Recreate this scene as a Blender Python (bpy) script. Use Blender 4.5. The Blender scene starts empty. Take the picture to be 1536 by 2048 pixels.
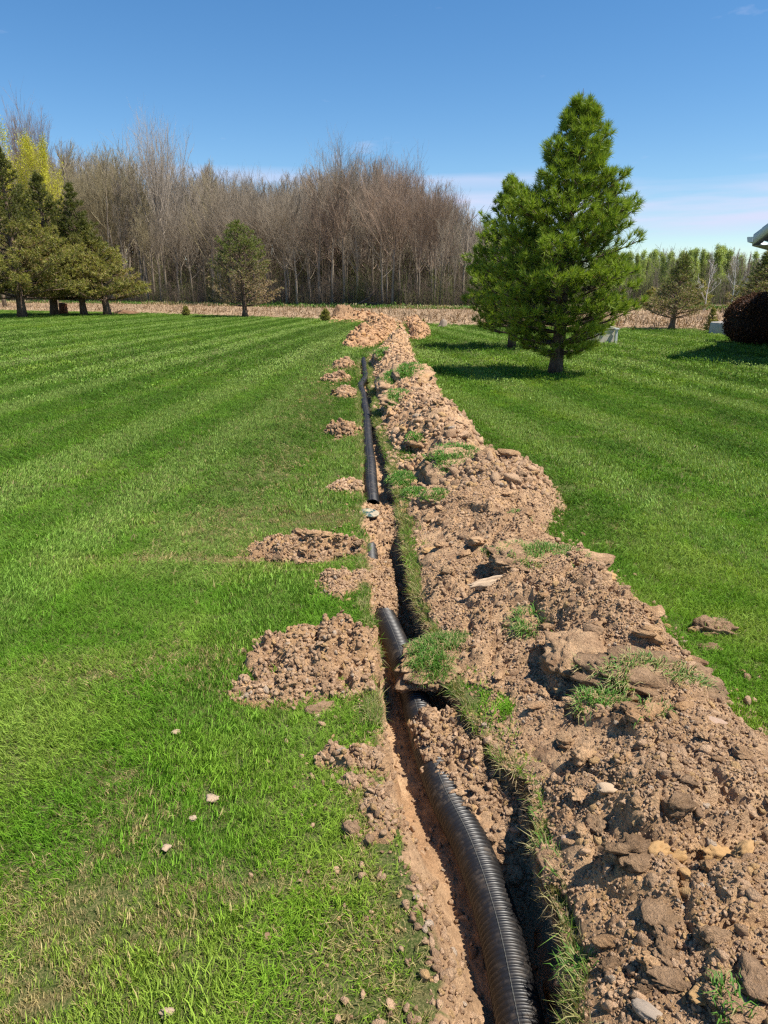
import bpy, math, random
import numpy as np
from mathutils import Vector, Matrix, Euler

random.seed(7)
RNG = np.random.default_rng(11)
R = math.radians
sc = bpy.context.scene
COL = sc.collection

# ------------------------------------------------------------------ camera
F_PX, CX, CY, CAM_H, HOR = 1420.0, 768.0, 1024.0, 1.55, 585.0
PITCH = math.atan((CY - HOR) / F_PX)
cam_d = bpy.data.cameras.new('camera')
cam = bpy.data.objects.new('camera', cam_d)
COL.objects.link(cam)
cam.location = (0, 0, CAM_H)
cam.rotation_euler = (R(90) - PITCH, 0, 0)
cam_d.sensor_fit = 'VERTICAL'
cam_d.sensor_height = 24.0
cam_d.lens = 24.0 * F_PX / 2048.0
cam_d.clip_start = 0.05
cam_d.clip_end = 3000
sc.camera = cam

# ------------------------------------------------------------------ sun, sky, exposure
SUN_EL, SUN_AZ = R(61), R(107)
world = bpy.data.worlds.new('World')
sc.world = world
world.use_nodes = True
wn, wl = world.node_tree.nodes, world.node_tree.links
wn.clear()


def N(nt, kind, **kw):
    n = nt.nodes.new(kind)
    for k, v in kw.items():
        setattr(n, k, v)
    return n


wt = world.node_tree
w_out = N(wt, 'ShaderNodeOutputWorld')
w_bg = N(wt, 'ShaderNodeBackground')
w_bg.inputs['Strength'].default_value = 0.086
sky = N(wt, 'ShaderNodeTexSky', sky_type='NISHITA')
sky.sun_disc = False
sky.sun_elevation = SUN_EL
sky.sun_rotation = SUN_AZ
sky.altitude = 250
sky.air_density = 1.0
sky.dust_density = 0.0
sky.ozone_density = 3.0
# thin cloud streaks: a band low over the horizon all the way round and a few wisps higher up
tc = N(wt, 'ShaderNodeTexCoord')
sep = N(wt, 'ShaderNodeSeparateXYZ')
wl.new(tc.outputs['Generated'], sep.inputs[0])
mp = N(wt, 'ShaderNodeMapping')
mp.inputs['Scale'].default_value = (1.6, 1.6, 17.0)
mp.inputs['Location'].default_value = (0.35, 0.1, 0.22)
wl.new(tc.outputs['Generated'], mp.inputs[0])
cn = N(wt, 'ShaderNodeTexNoise')
cn.inputs['Scale'].default_value = 2.1
cn.inputs['Detail'].default_value = 7
cn.inputs['Roughness'].default_value = 0.5
wl.new(mp.outputs[0], cn.inputs['Vector'])
cr = N(wt, 'ShaderNodeMapRange')
cr.inputs[1].default_value = 0.35
cr.inputs[2].default_value = 0.58
wl.new(cn.outputs[0], cr.inputs[0])
band = N(wt, 'ShaderNodeValToRGB')
be = band.color_ramp
be.elements[0].position = 0.058
be.elements[0].color = (0.0, 0.0, 0.0, 1)
be.elements[1].position = 0.30
be.elements[1].color = (0, 0, 0, 1)
for p, v in ((0.075, 0.85), (0.113, 0.9), (0.124, 0.25), (0.139, 0.55), (0.152, 0.0)):
    e = be.elements.new(p)
    e.color = (v, v, v, 1)
wl.new(sep.outputs['Z'], band.inputs[0])
m1 = N(wt, 'ShaderNodeMath', operation='MULTIPLY')
wl.new(cr.outputs[0], m1.inputs[0])
wl.new(band.outputs[0], m1.inputs[1])
# high wisps
mp2 = N(wt, 'ShaderNodeMapping')
mp2.inputs['Scale'].default_value = (5.0, 5.0, 16.0)
mp2.inputs['Location'].default_value = (1.7, 0.35, 0.4)
wl.new(tc.outputs['Generated'], mp2.inputs[0])
cn2 = N(wt, 'ShaderNodeTexNoise')
cn2.inputs['Scale'].default_value = 1.6
cn2.inputs['Detail'].default_value = 6
wl.new(mp2.outputs[0], cn2.inputs['Vector'])
cr2 = N(wt, 'ShaderNodeMapRange')
cr2.inputs[1].default_value = 0.665
cr2.inputs[2].default_value = 0.80
cr2.inputs[4].default_value = 0.45
wl.new(cn2.outputs[0], cr2.inputs[0])
mx = N(wt, 'ShaderNodeMath', operation='MAXIMUM')
wl.new(m1.outputs[0], mx.inputs[0])
wl.new(cr2.outputs[0], mx.inputs[1])
cmix = N(wt, 'ShaderNodeMix', data_type='RGBA')
cmix.inputs['B'].default_value = (5.1, 5.3, 6.9, 1)
wl.new(mx.outputs[0], cmix.inputs['Factor'])
hs = N(wt, 'ShaderNodeHueSaturation')
hs.inputs['Saturation'].default_value = 1.26
wl.new(sky.outputs[0], hs.inputs['Color'])
wl.new(hs.outputs[0], cmix.inputs['A'])
wl.new(cmix.outputs['Result'], w_bg.inputs['Color'])
wl.new(w_bg.outputs[0], w_out.inputs[0])

sun_d = bpy.data.lights.new('sun', 'SUN')
sun_d.energy = 4.9
sun_d.angle = R(0.53)
sun_d.color = (1.0, 0.935, 0.83)
sun = bpy.data.objects.new('sun', sun_d)
COL.objects.link(sun)
sdir = Vector((math.cos(SUN_EL) * math.sin(SUN_AZ), math.cos(SUN_EL) * math.cos(SUN_AZ), math.sin(SUN_EL)))
sun.rotation_euler = sdir.to_track_quat('Z', 'Y').to_euler()
sun.location = sdir * 60

sc.view_settings.view_transform = 'Standard'
sc.view_settings.look = 'None'
sc.view_settings.exposure = 0.75
sc.view_settings.gamma = 1.0
sc.view_settings.use_curve_mapping = False
sc.render.engine = 'CYCLES'
sc.cycles.max_bounces = 6
sc.cycles.diffuse_bounces = 3
sc.cycles.glossy_bounces = 2
sc.cycles.transmission_bounces = 3
sc.cycles.use_denoising = False
sc.cycles.filter_width = 1.3
sc.render.film_transparent = False


# ------------------------------------------------------------------ numeric helpers
def gp(px, py, z=0.0):
    """the world point at height z that the photograph shows at a pixel"""
    xr = (px - CX) / F_PX
    yu = -(py - CY) / F_PX
    d = (xr, math.cos(PITCH) + yu * math.sin(PITCH), -math.sin(PITCH) + yu * math.cos(PITCH))
    t = (z - CAM_H) / d[2]
    return d[0] * t, d[1] * t


def hgt(px, py, Y):
    xr = (px - CX) / F_PX
    yu = -(py - CY) / F_PX
    d = (xr, math.cos(PITCH) + yu * math.sin(PITCH), -math.sin(PITCH) + yu * math.cos(PITCH))
    t = Y / d[1]
    return d[0] * t, CAM_H + d[2] * t


def hsh(ix, iy, s):
    with np.errstate(over='ignore'):
        h = (ix.astype(np.int64).astype(np.uint32) * np.uint32(374761393)
             + iy.astype(np.int64).astype(np.uint32) * np.uint32(668265263) + np.uint32((s * 2246822519 + 12345) & 0xffffffff))
        h = (h ^ (h >> np.uint32(13))) * np.uint32(1274126177)
        h = (h ^ (h >> np.uint32(16))) * np.uint32(2246822519)
        h = h ^ (h >> np.uint32(15))
    return h.astype(np.float64) / 4294967295.0


def vn(x, y, s=0):
    x = np.asarray(x, float)
    y = np.asarray(y, float)
    ix, iy = np.floor(x), np.floor(y)
    fx, fy = x - ix, y - iy
    fx = fx * fx * fx * (fx * (fx * 6 - 15) + 10)
    fy = fy * fy * fy * (fy * (fy * 6 - 15) + 10)
    a, b = hsh(ix, iy, s), hsh(ix + 1, iy, s)
    c, d = hsh(ix, iy + 1, s), hsh(ix + 1, iy + 1, s)
    return (a + (b - a) * fx + (c - a) * fy + (a - b - c + d) * fx * fy) * 2 - 1


def fbm(x, y, s=0, o=4, g=0.5):
    x = np.asarray(x, float)
    y = np.asarray(y, float)
    v, a, n = 0, 1, 0
    for i in range(o):
        v = v + a * vn(x * 1.0 + 17.3 * i, y - 9.1 * i, s + i * 7)
        n += a
        a *= g
        x, y = x * 1.93 + y * 0.55, y * 1.93 - x * 0.28
    return v / n


def worley(x, y, s=0):
    x = np.asarray(x, float)
    y = np.asarray(y, float)
    ix, iy = np.floor(x), np.floor(y)
    f1 = np.full(x.shape, 9.0)
    f2 = np.full(x.shape, 9.0)
    rx, ry = np.zeros(x.shape), np.zeros(x.shape)
    dx, dy = np.zeros(x.shape), np.zeros(x.shape)
    for i in (-1, 0, 1):
        for j in (-1, 0, 1):
            cx, cy = ix + i, iy + j
            qx = x - (cx + hsh(cx, cy, s))
            qy = y - (cy + hsh(cx, cy, s + 1))
            d = np.sqrt(qx * qx + qy * qy)
            near = d < f1
            f2 = np.where(near, f1, np.minimum(f2, d))
            f1 = np.where(near, d, f1)
            rx = np.where(near, hsh(cx, cy, s + 2), rx)
            ry = np.where(near, hsh(cx, cy, s + 3), ry)
            dx = np.where(near, qx, dx)
            dy = np.where(near, qy, dy)
    return f1, f2, rx, ry, dx, dy


def sst(a, b, x):
    t = np.clip((x - a) / (b - a), 0, 1)
    return t * t * (3 - 2 * t)


# ------------------------------------------------------------------ mesh helpers
def mesh_np(name, verts, tris=None, quads=None, mat=None, smooth=True, attrs=None):
    me = bpy.data.meshes.new(name)
    verts = np.asarray(verts, np.float32).reshape(-1, 3)
    nt = 0 if tris is None else len(tris)
    nq = 0 if quads is None else len(quads)
    loops = []
    if nt:
        loops.append(np.asarray(tris, np.int32).ravel())
    if nq:
        loops.append(np.asarray(quads, np.int32).ravel())
    loops = np.concatenate(loops)
    starts = np.concatenate([np.arange(nt) * 3, nt * 3 + np.arange(nq) * 4]).astype(np.int32)
    me.vertices.add(len(verts))
    me.vertices.foreach_set('co', verts.ravel())
    me.loops.add(len(loops))
    me.loops.foreach_set('vertex_index', loops)
    me.polygons.add(nt + nq)
    me.polygons.foreach_set('loop_start', starts)
    if smooth:
        me.polygons.foreach_set('use_smooth', np.ones(nt + nq, bool))
    if attrs:
        for k, v in attrs.items():
            v = np.asarray(v, np.float32)
            if v.ndim == 1:
                a = me.attributes.new(k, 'FLOAT', 'POINT')
                a.data.foreach_set('value', v)
            else:
                a = me.attributes.new(k, 'FLOAT_VECTOR', 'POINT')
                a.data.foreach_set('vector', v.ravel())
    me.update()
    me.validate()
    if mat:
        me.materials.append(mat)
    return me


class Geo:
    def __init__(self):
        self.v, self.t, self.q, self.n = [], [], [], 0

    def add(self, v, t=None, q=None):
        v = np.asarray(v, float).reshape(-1, 3)
        if t is not None and len(t):
            self.t.append(np.asarray(t, int).reshape(-1, 3) + self.n)
        if q is not None and len(q):
            self.q.append(np.asarray(q, int).reshape(-1, 4) + self.n)
        self.v.append(v)
        self.n += len(v)

    def tube(self, pts, rads, sides=5, cap=True):
        pts = np.asarray(pts, float)
        n = len(pts)
        tan = np.gradient(pts, axis=0)
        tan /= np.linalg.norm(tan, axis=1, keepdims=True) + 1e-9
        ref = np.array([0.0, 0, 1]) if abs(tan[0][2]) < 0.9 else np.array([1.0, 0, 0])
        a = np.cross(tan, ref)
        a /= np.linalg.norm(a, axis=1, keepdims=True) + 1e-9
        b = np.cross(tan, a)
        th = np.arange(sides) * 2 * np.pi / sides
        ring = a[:, None, :] * np.cos(th)[None, :, None] + b[:, None, :] * np.sin(th)[None, :, None]
        v = pts[:, None, :] + ring * np.asarray(rads, float)[:, None, None]
        i = np.arange(n - 1)[:, None] * sides
        j = np.arange(sides)[None, :]
        j2 = (j + 1) % sides
        q = np.stack([i + j, i + j2, i + sides + j2, i + sides + j], -1).reshape(-1, 4)
        t = None
        if cap and sides > 2:
            t = [[0, k + 1, k] for k in range(1, sides - 1)] + [[(n - 1) * sides, (n - 1) * sides + k, (n - 1) * sides + k + 1] for k in range(1, sides - 1)]
        self.add(v, t, q)

    def box(self, c, s, rot=None):
        v = np.array([[x, y, z] for z in (-.5, .5) for y in (-.5, .5) for x in (-.5, .5)]) * np.asarray(s, float)
        if rot is not None:
            v = v @ np.array(rot).T
        self.add(v + np.asarray(c, float), None, [[0, 2, 3, 1], [4, 5, 7, 6], [0, 1, 5, 4], [2, 6, 7, 3], [0, 4, 6, 2], [1, 3, 7, 5]])

    def mesh(self, name, mat, smooth=True, attrs=None):
        return mesh_np(name, np.concatenate(self.v), np.concatenate(self.t) if self.t else None,
                       np.concatenate(self.q) if self.q else None, mat, smooth, attrs)


def link(name, me, parent=None, loc=None, rot=None, scale=None):
    o = bpy.data.objects.new(name, me)
    COL.objects.link(o)
    if parent:
        o.parent = parent
    if loc is not None:
        o.location = loc
    if rot is not None:
        o.rotation_euler = rot
    if scale is not None:
        o.scale = scale
    return o


def tag(o, label, cat, group=None, kind=None):
    o['label'] = label
    o['category'] = cat
    if group:
        o['group'] = group
    if kind:
        o['kind'] = kind
    return o


def grid_faces(nr, nc):
    i = np.arange(nr - 1)[:, None] * nc
    j = np.arange(nc - 1)[None, :]
    return np.stack([i + j, i + j + 1, i + nc + j + 1, i + nc + j], -1).reshape(-1, 4)


# ------------------------------------------------------------------ materials
def new_mat(name):
    m = bpy.data.materials.new(name)
    m.use_nodes = True
    nt = m.node_tree
    b = nt.nodes['Principled BSDF']
    return m, nt, b


def ramp(nt, fac, stops):
    r = N(nt, 'ShaderNodeValToRGB')
    el = r.color_ramp.elements
    while len(el) < len(stops):
        el.new(0.5)
    for e, (p, c) in zip(el, stops):
        e.position = p
        e.color = (*c, 1)
    nt.links.new(fac, r.inputs[0])
    return r.outputs[0]


def noise(nt, scale, detail=5, rough=0.55, vec=None, coord='Object'):
    n = N(nt, 'ShaderNodeTexNoise')
    n.inputs['Scale'].default_value = scale
    n.inputs['Detail'].default_value = detail
    n.inputs['Roughness'].default_value = rough
    if vec is None:
        t = N(nt, 'ShaderNodeTexCoord')
        vec = t.outputs[coord]
    nt.links.new(vec, n.inputs['Vector'])
    return n.outputs[0]


def geo_pos(nt):
    return N(nt, 'ShaderNodeNewGeometry').outputs['Position']


def mixc(nt, fac, a, b, mode='MIX'):
    m = N(nt, 'ShaderNodeMix', data_type='RGBA', blend_type=mode)
    for sock, val in (('Factor', fac), ('A', a), ('B', b)):
        if isinstance(val, (int, float)):
            m.inputs[sock].default_value = val
        elif isinstance(val, tuple):
            m.inputs[sock].default_value = (*val, 1)
        else:
            nt.links.new(val, m.inputs[sock])
    return m.outputs['Result']


def mrange(nt, v, a, b, c=0.0, d=1.0):
    m = N(nt, 'ShaderNodeMapRange')
    for i, x in enumerate((a, b, c, d)):
        m.inputs[i + 1].default_value = x
    nt.links.new(v, m.inputs[0])
    return m.outputs[0]


def bump(nt, b, h, strength, dist):
    n = N(nt, 'ShaderNodeBump')
    n.inputs['Strength'].default_value = strength
    n.inputs['Distance'].default_value = dist
    nt.links.new(h, n.inputs['Height'])
    nt.links.new(n.outputs[0], b.inputs['Normal'])


def soil_mat(name, tan, brown, orange, orange_amt=0.5, inst=False):
    m, nt, b = new_mat(name)
    p = geo_pos(nt)
    big = noise(nt, 2.3, 6, 0.6, p)
    mid = noise(nt, 13, 6, 0.65, p)
    fine = noise(nt, 90, 5, 0.7, p)
    grit = noise(nt, 420, 3, 0.6, p)
    c = ramp(nt, mid, [(0.30, brown), (0.46, tuple(0.5 * (x + y) for x, y in zip(tan, brown))), (0.60, tan)])
    o = mrange(nt, big, 0.52, 0.70, 0, orange_amt)
    c = mixc(nt, o, c, orange)
    d = mrange(nt, noise(nt, 3.1, 7, 0.68, p), 0.54, 0.66, 0, 0.66)
    c = mixc(nt, d, c, tuple(x * 0.62 for x in brown))
    f = mrange(nt, fine, 0.3, 0.7, 0.72, 1.22)
    cc = N(nt, 'ShaderNodeVectorMath', operation='SCALE')
    nt.links.new(c, cc.inputs[0])
    nt.links.new(f, cc.inputs['Scale'])
    c = cc.outputs[0]
    if inst:
        a = N(nt, 'ShaderNodeAttribute', attribute_name='col', attribute_type='INSTANCER')
        c = mixc(nt, 0.75, c, a.outputs['Vector'])
    oi = N(nt, 'ShaderNodeObjectInfo')
    c = mixc(nt, 1.0, c, oi.outputs['Color'], 'MULTIPLY')
    nt.links.new(c, b.inputs['Base Color'])
    b.inputs['Roughness'].default_value = 0.95
    b.inputs['Specular IOR Level'].default_value = 0.12
    hm = N(nt, 'ShaderNodeMath', operation='MULTIPLY_ADD')
    nt.links.new(grit, hm.inputs[0])
    hm.inputs[1].default_value = 0.25
    nt.links.new(fine, hm.inputs[2])
    bump(nt, b, hm.outputs[0], 1.0, 0.022)
    return m


TAN, BRN, ORG = (0.63, 0.41, 0.235), (0.335, 0.20, 0.115), (0.58, 0.33, 0.135)
M_SOIL = soil_mat('soil', TAN, BRN, ORG)
M_SOIL_I = soil_mat('soil_crumb', TAN, BRN, ORG, inst=True)
M_ORSOIL = soil_mat('orange_soil', (0.50, 0.305, 0.17), (0.29, 0.17, 0.095), (0.50, 0.27, 0.11), 0.7)
M_DKSOIL = soil_mat('topsoil', (0.44, 0.285, 0.17), (0.23, 0.143, 0.083), (0.40, 0.25, 0.12), 0.3)


def stone_mat(name, a, b_):
    m, nt, b = new_mat(name)
    t = N(nt, 'ShaderNodeTexCoord').outputs['Object']
    c = ramp(nt, noise(nt, 30, 6, 0.6, t), [(0.3, a), (0.7, b_)])
    nt.links.new(c, b.inputs['Base Color'])
    b.inputs['Roughness'].default_value = 0.85
    bump(nt, b, noise(nt, 140, 5, 0.7, t), 0.6, 0.006)
    return m


M_STONE = {'tan': stone_mat('tan_stone', (0.42, 0.29, 0.18), (0.58, 0.44, 0.30)),
           'grey': stone_mat('grey_stone', (0.33, 0.255, 0.185), (0.43, 0.345, 0.265)),
           'ochre': stone_mat('ochre_clay', (0.38, 0.21, 0.075), (0.53, 0.335, 0.15)),
           'pink': stone_mat('pink_stone', (0.36, 0.24, 0.165), (0.48, 0.335, 0.245)),
           'dark': M_DKSOIL,
           'pale': stone_mat('pale_crumb', (0.42, 0.30, 0.19), (0.54, 0.40, 0.27))}


def leaf_mat(name, use_inst, base=(0.08, 0.2, 0.02), tip_light=0.35, trans=0.3, var=0.25, spec=0.25):
    """grass blades, needles and leaves: diffuse with light through the blade"""
    m, nt, b = new_mat(name)
    if use_inst:
        a = N(nt, 'ShaderNodeAttribute', attribute_name='col', attribute_type='INSTANCER')
        c = a.outputs['Vector']
    else:
        rgb = N(nt, 'ShaderNodeRGB')
        rgb.outputs[0].default_value = (*base, 1)
        c = rgb.outputs[0]
        oi = N(nt, 'ShaderNodeObjectInfo')
        c = mixc(nt, 1.0, c, oi.outputs['Color'], 'MULTIPLY')
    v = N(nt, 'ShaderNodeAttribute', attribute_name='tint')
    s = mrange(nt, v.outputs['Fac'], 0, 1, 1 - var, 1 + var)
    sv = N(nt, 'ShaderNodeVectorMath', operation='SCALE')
    nt.links.new(c, sv.inputs[0])
    nt.links.new(s, sv.inputs['Scale'])
    c = sv.outputs[0]
    dry = N(nt, 'ShaderNodeAttribute', attribute_name='dry')
    c = mixc(nt, dry.outputs['Fac'], c, (0.42, 0.34, 0.16))
    nt.links.new(c, b.inputs['Base Color'])
    b.inputs['Roughness'].default_value = 0.55
    b.inputs['Specular IOR Level'].default_value = spec
    tr = N(nt, 'ShaderNodeBsdfTranslucent')
    tc_ = mixc(nt, 1.0, c, (1.15, 1.1, 0.55), 'MULTIPLY')
    nt.links.new(tc_, tr.inputs[0])
    ms = N(nt, 'ShaderNodeMixShader')
    ms.inputs[0].default_value = trans
    nt.links.new(b.outputs[0], ms.inputs[1])
    nt.links.new(tr.outputs[0], ms.inputs[2])
    nt.links.new(ms.outputs[0], nt.nodes['Material Output'].inputs[0])
    return m


M_GRASS = leaf_mat('grass_blade', True, trans=0.32, var=0.38, spec=.14)
M_RESIDUE = leaf_mat('dry_stalk', True, trans=0.1, var=0.3, spec=0.1)


def bark_mat(name, a, b_, scale=9):
    m, nt, b = new_mat(name)
    t = N(nt, 'ShaderNodeTexCoord').outputs['Object']
    mpn = N(nt, 'ShaderNodeMapping')
    mpn.inputs['Scale'].default_value = (1, 1, 0.25)
    nt.links.new(t, mpn.inputs[0])
    n = noise(nt, scale, 6, 0.65, mpn.outputs[0])
    c = ramp(nt, n, [(0.32, a), (0.68, b_)])
    oi = N(nt, 'ShaderNodeObjectInfo')
    c = mixc(nt, 1.0, c, oi.outputs['Color'], 'MULTIPLY')
    nt.links.new(c, b.inputs['Base Color'])
    b.inputs['Roughness'].default_value = 0.95
    b.inputs['Specular IOR Level'].default_value = 0.1
    bump(nt, b, noise(nt, scale * 3, 5, 0.7, mpn.outputs[0]), 0.8, 0.02)
    return m


M_BARK = bark_mat('grey_bark', (0.18, 0.15, 0.12), (0.36, 0.31, 0.255), 4)
M_TWIG = bark_mat('twig_bark', (0.22, 0.187, 0.15), (0.36, 0.31, 0.255), 2)
M_PBARK = bark_mat('pine_bark', (0.045, 0.033, 0.026), (0.16, 0.12, 0.095), 14)
M_BIRCH = bark_mat('pale_bark', (0.42, 0.39, 0.35), (0.62, 0.59, 0.54), 3)


def plain_mat(name, col, rough=0.6, var=0.12, scale=12, spec=0.4, bmp=0.0):
    m, nt, b = new_mat(name)
    t = N(nt, 'ShaderNodeTexCoord').outputs['Object']
    c = ramp(nt, noise(nt, scale, 5, 0.6, t), [(0.3, tuple(x * (1 - var) for x in col)), (0.7, tuple(min(1, x * (1 + var)) for x in col))])
    nt.links.new(c, b.inputs['Base Color'])
    b.inputs['Roughness'].default_value = rough
    b.inputs['Specular IOR Level'].default_value = spec
    if bmp:
        bump(nt, b, noise(nt, scale * 6, 5, 0.7, t), bmp, 0.01)
    return m


# ------------------------------------------------------------------ the trench and the heaps: shapes as functions of x, y
EL = np.array([[0.3, .15], [1.17, .12], [1.35, .13], [1.68, .05], [1.99, .0], [2.37, -.02], [2.94, -.04], [3.32, -.07], [4.2, -.14], [5.33, -.18],
               [8.62, -.29], [12.56, -.44], [16.74, -.58], [20, -.3], [25, .25], [30, .55], [34, .62], [38.5, .6], [41, .6]])
ER = np.array([[0.3, .40], [1.17, .41], [1.31, .46], [1.5, .45], [1.68, .44], [1.99, .48], [2.07, .42], [2.37, .31], [2.52, .28], [2.94, .23], [3.44, .17], [3.95, .14], [5.33, .10],
               [6.51, .04], [8.62, -.10], [11.89, -.22], [16.74, -.38], [20, -.05], [25, .5], [30, .95], [34, 1.1], [38.5, 1.05], [41, 1.0]])
PX = np.array([[0.8, .335], [1.28, .333], [1.57, .322], [1.85, .282], [2.08, .222], [2.36, .172], [2.64, .138], [3.23, .058], [3.57, -.004], [4.24, -.088], [4.51, -.10], [4.95, -.11]])
PX2 = np.array([[0, .03]]) + np.array([[5.4, -.122], [5.55, -.128], [6.1, -.15], [6.72, -.168], [7.6, -.205], [8.5, -.236], [9.45, -.262], [10.6, -.325], [11.6, -.375], [12.4, -.44], [13.04, -.425], [13.8, -.39], [14.8, -.415], [16.2, -.47], [17.6, -.53], [18.4, -.56]])
ZL = np.array([[0.3, -.24], [1.9, -.215], [3.42, -.2], [3.6, -.075], [4.12, -.07], [4.2, -.145], [4.58, -.14], [4.68, -.06], [5.38, -.055], [5.5, -.12], [5.75, -.16],
               [16.5, -.16], [17.6, -.10], [18.2, .0], [30, .0], [30.8, -.4], [37.5, -.4], [38.5, 0], [41, 0]])
ZR = np.array([[0.3, -.31], [1.5, -.30], [1.72, -.2], [1.9, -.12], [2.1, -.085], [2.38, -.085], [2.5, -.12], [2.66, -.21], [3.3, -.23], [3.55, -.12], [3.75, -.085], [4.1, -.10], [4.25, -.15], [4.55, -.15],
               [4.7, -.08], [4.85, -.05], [5.35, -.06], [5.5, -.12], [5.8, -.14], [8, -.13], [16.5, -.13], [17.6, -.12], [18.2, .0], [30, .0], [30.8, -.45], [37.5, -.45], [38.5, 0], [41, 0]])
LW = np.array([[0.3, .16], [1.3, .15], [1.7, .15], [2.0, .09], [2.4, .06], [3.0, .04], [41, .03]])      # how far the left wall slopes in


def itp(tab, y):
    return np.interp(y, tab[:, 0], tab[:, 1])


def e_left(y):
    return itp(EL, y) + 0.018 * vn(y * 5.1, y * 0 + 3.3, 5) * np.clip(y, 1, 3) / 2 + 0.008 * vn(y * 21, y * 0 + 1.3, 6)


def e_right(y):
    return itp(ER, y) + 0.016 * vn(y * 4.3, y * 0 + 7.3, 8) * np.clip(y, 1, 3) / 2 + 0.010 * vn(y * 19, y * 0 + 9.3, 9)


def lawn_z(x, y):
    return 0.012 * fbm(x * 0.7, y * 0.7, 31, 3) + 0.006 * fbm(x * 6, y * 6, 32, 2)


def floor_z(x, y):
    px = np.where(y < 5.2, itp(PX, y), itp(PX2, y))
    k = sst(px - 0.035, px + 0.04, x)
    z = itp(ZL, y) * (1 - k) + itp(ZR, y) * k
    er = itp(ER, y)
    gap = sst(er - 0.10, er - 0.05, x) * sst(2.6, 2.8, y) * (1 - sst(4.45, 4.7, y))
    z = z - 0.13 * gap
    f1, f2, rx, ry, dx, dy = worley(x * 22, y * 22, 41)
    g1, g2, sx, sy, ex, ey = worley(x * 55, y * 55, 43)
    # only loose backfill is lumpy; the dug bottom is smoothed by the spade
    loose = 0.35 + 0.65 * sst(-0.2, -0.1, z)
    z = z + loose * (0.028 * (rx - 0.5) + 0.02 * (0.6 - f1) + 0.008 * (sx - 0.4) + 0.010 * (0.5 - g1)) + 0.014 * fbm(x * 9, y * 9, 42, 3)
    return z


BR = np.array([[0.3, 1.62], [1.2, 1.52], [1.7, 1.45], [2.16, 1.37], [2.55, 1.33], [3.2, 1.30], [3.79, 1.25], [4.4, 1.12], [4.71, 1.17], [5.1, 1.27], [5.63, 1.33], [6.1, 1.16], [6.51, 1.04], [8.29, 1.0], [10.5, .9],
               [12.56, .8], [16, .72], [20.5, .73], [23, .78], [26.5, .9]])
BH = np.array([[0.3, .22], [1.2, .22], [1.8, .2], [2.3, .15], [2.7, .16], [3.1, .2], [3.6, .18], [4.3, .17], [5.1, .22], [5.6, .25], [6.3, .22], [7.2, .27], [9, .32], [11, .32], [13, .35], [17, .36], [22, .36], [25, .3], [26.6, .05]])
BL = np.array([[0.3, .0], [1.9, .0], [2.3, .005], [2.7, .01], [3.5, .012], [5, .025], [7, .05], [10, .07], [15, .06], [18, -.1], [26, -.2]])


def lumps(x, y, sd=60):
    """broken ground: tilted plates, clods and crumbs"""
    wx = x + 0.03 * vn(x * 9, y * 9, sd + 30)
    wy = y + 0.03 * vn(x * 9, y * 9, sd + 31)
    f1, f2, rx, ry, dx, dy = worley(wx * 4.2, wy * 4.2, sd)
    g = sst(0.02, 0.22, f2 - f1)
    h = g * (0.085 * (rx - 0.35) + 0.10 * ((rx - .5) * dx + (ry - .5) * dy)) - 0.03 * (1 - g)
    f1, f2, rx, ry, dx, dy = worley(wx * 10.5, wy * 10.5, sd + 5)
    g = sst(0.0, 0.25, f2 - f1)
    h = h + g * (0.042 * (rx - 0.3) * (ry > 0.35) + 0.05 * ((rx - .5) * dx + (ry - .5) * dy)) - 0.012 * (1 - g)
    ux = x + 0.016 * vn(x * 45, y * 45, sd + 33) + 0.007 * vn(x * 110, y * 110, sd + 36)
    uy = y + 0.016 * vn(x * 45, y * 45, sd + 34) + 0.007 * vn(x * 110, y * 110, sd + 37)
    f1, f2, rx, ry, dx, dy = worley(ux * 24, uy * 24, sd + 10)
    h = h + 0.024 * (rx - 0.2) * np.clip(1 - f1 * 1.1, 0, 1)
    f1, f2, rx, ry, dx, dy = worley(ux * 58, uy * 58, sd + 15)
    h = h + 0.011 * rx * np.clip(1 - f1 * 1.1, 0, 1) + .006 * fbm(x * 70, y * 70, sd + 17, 3, .7)
    return h


# hollows dug or left in the bank (x, y, radius, depth)
HOLLOWS = [(*gp(840, 915), .24, .22), (*gp(1030, 1045), .15, .12), (*gp(1000, 1450), .35, .07), (*gp(1040, 1300), .25, .08), (*gp(1390, 1800), .07, .09), (*gp(1250, 1440), .16, .08)]
# high spots (x, y, radius, height)
KNOLLS = [(*gp(1180, 1290), .22, .12), (*gp(1320, 1360), .22, .11), (*gp(1050, 1000), .35, .13), (*gp(900, 880), .5, .10), (*gp(1290, 1700), .12, .04), (*gp(1120, 1190), .3, .06), (*gp(1400, 1600), .3, .05)]


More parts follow.
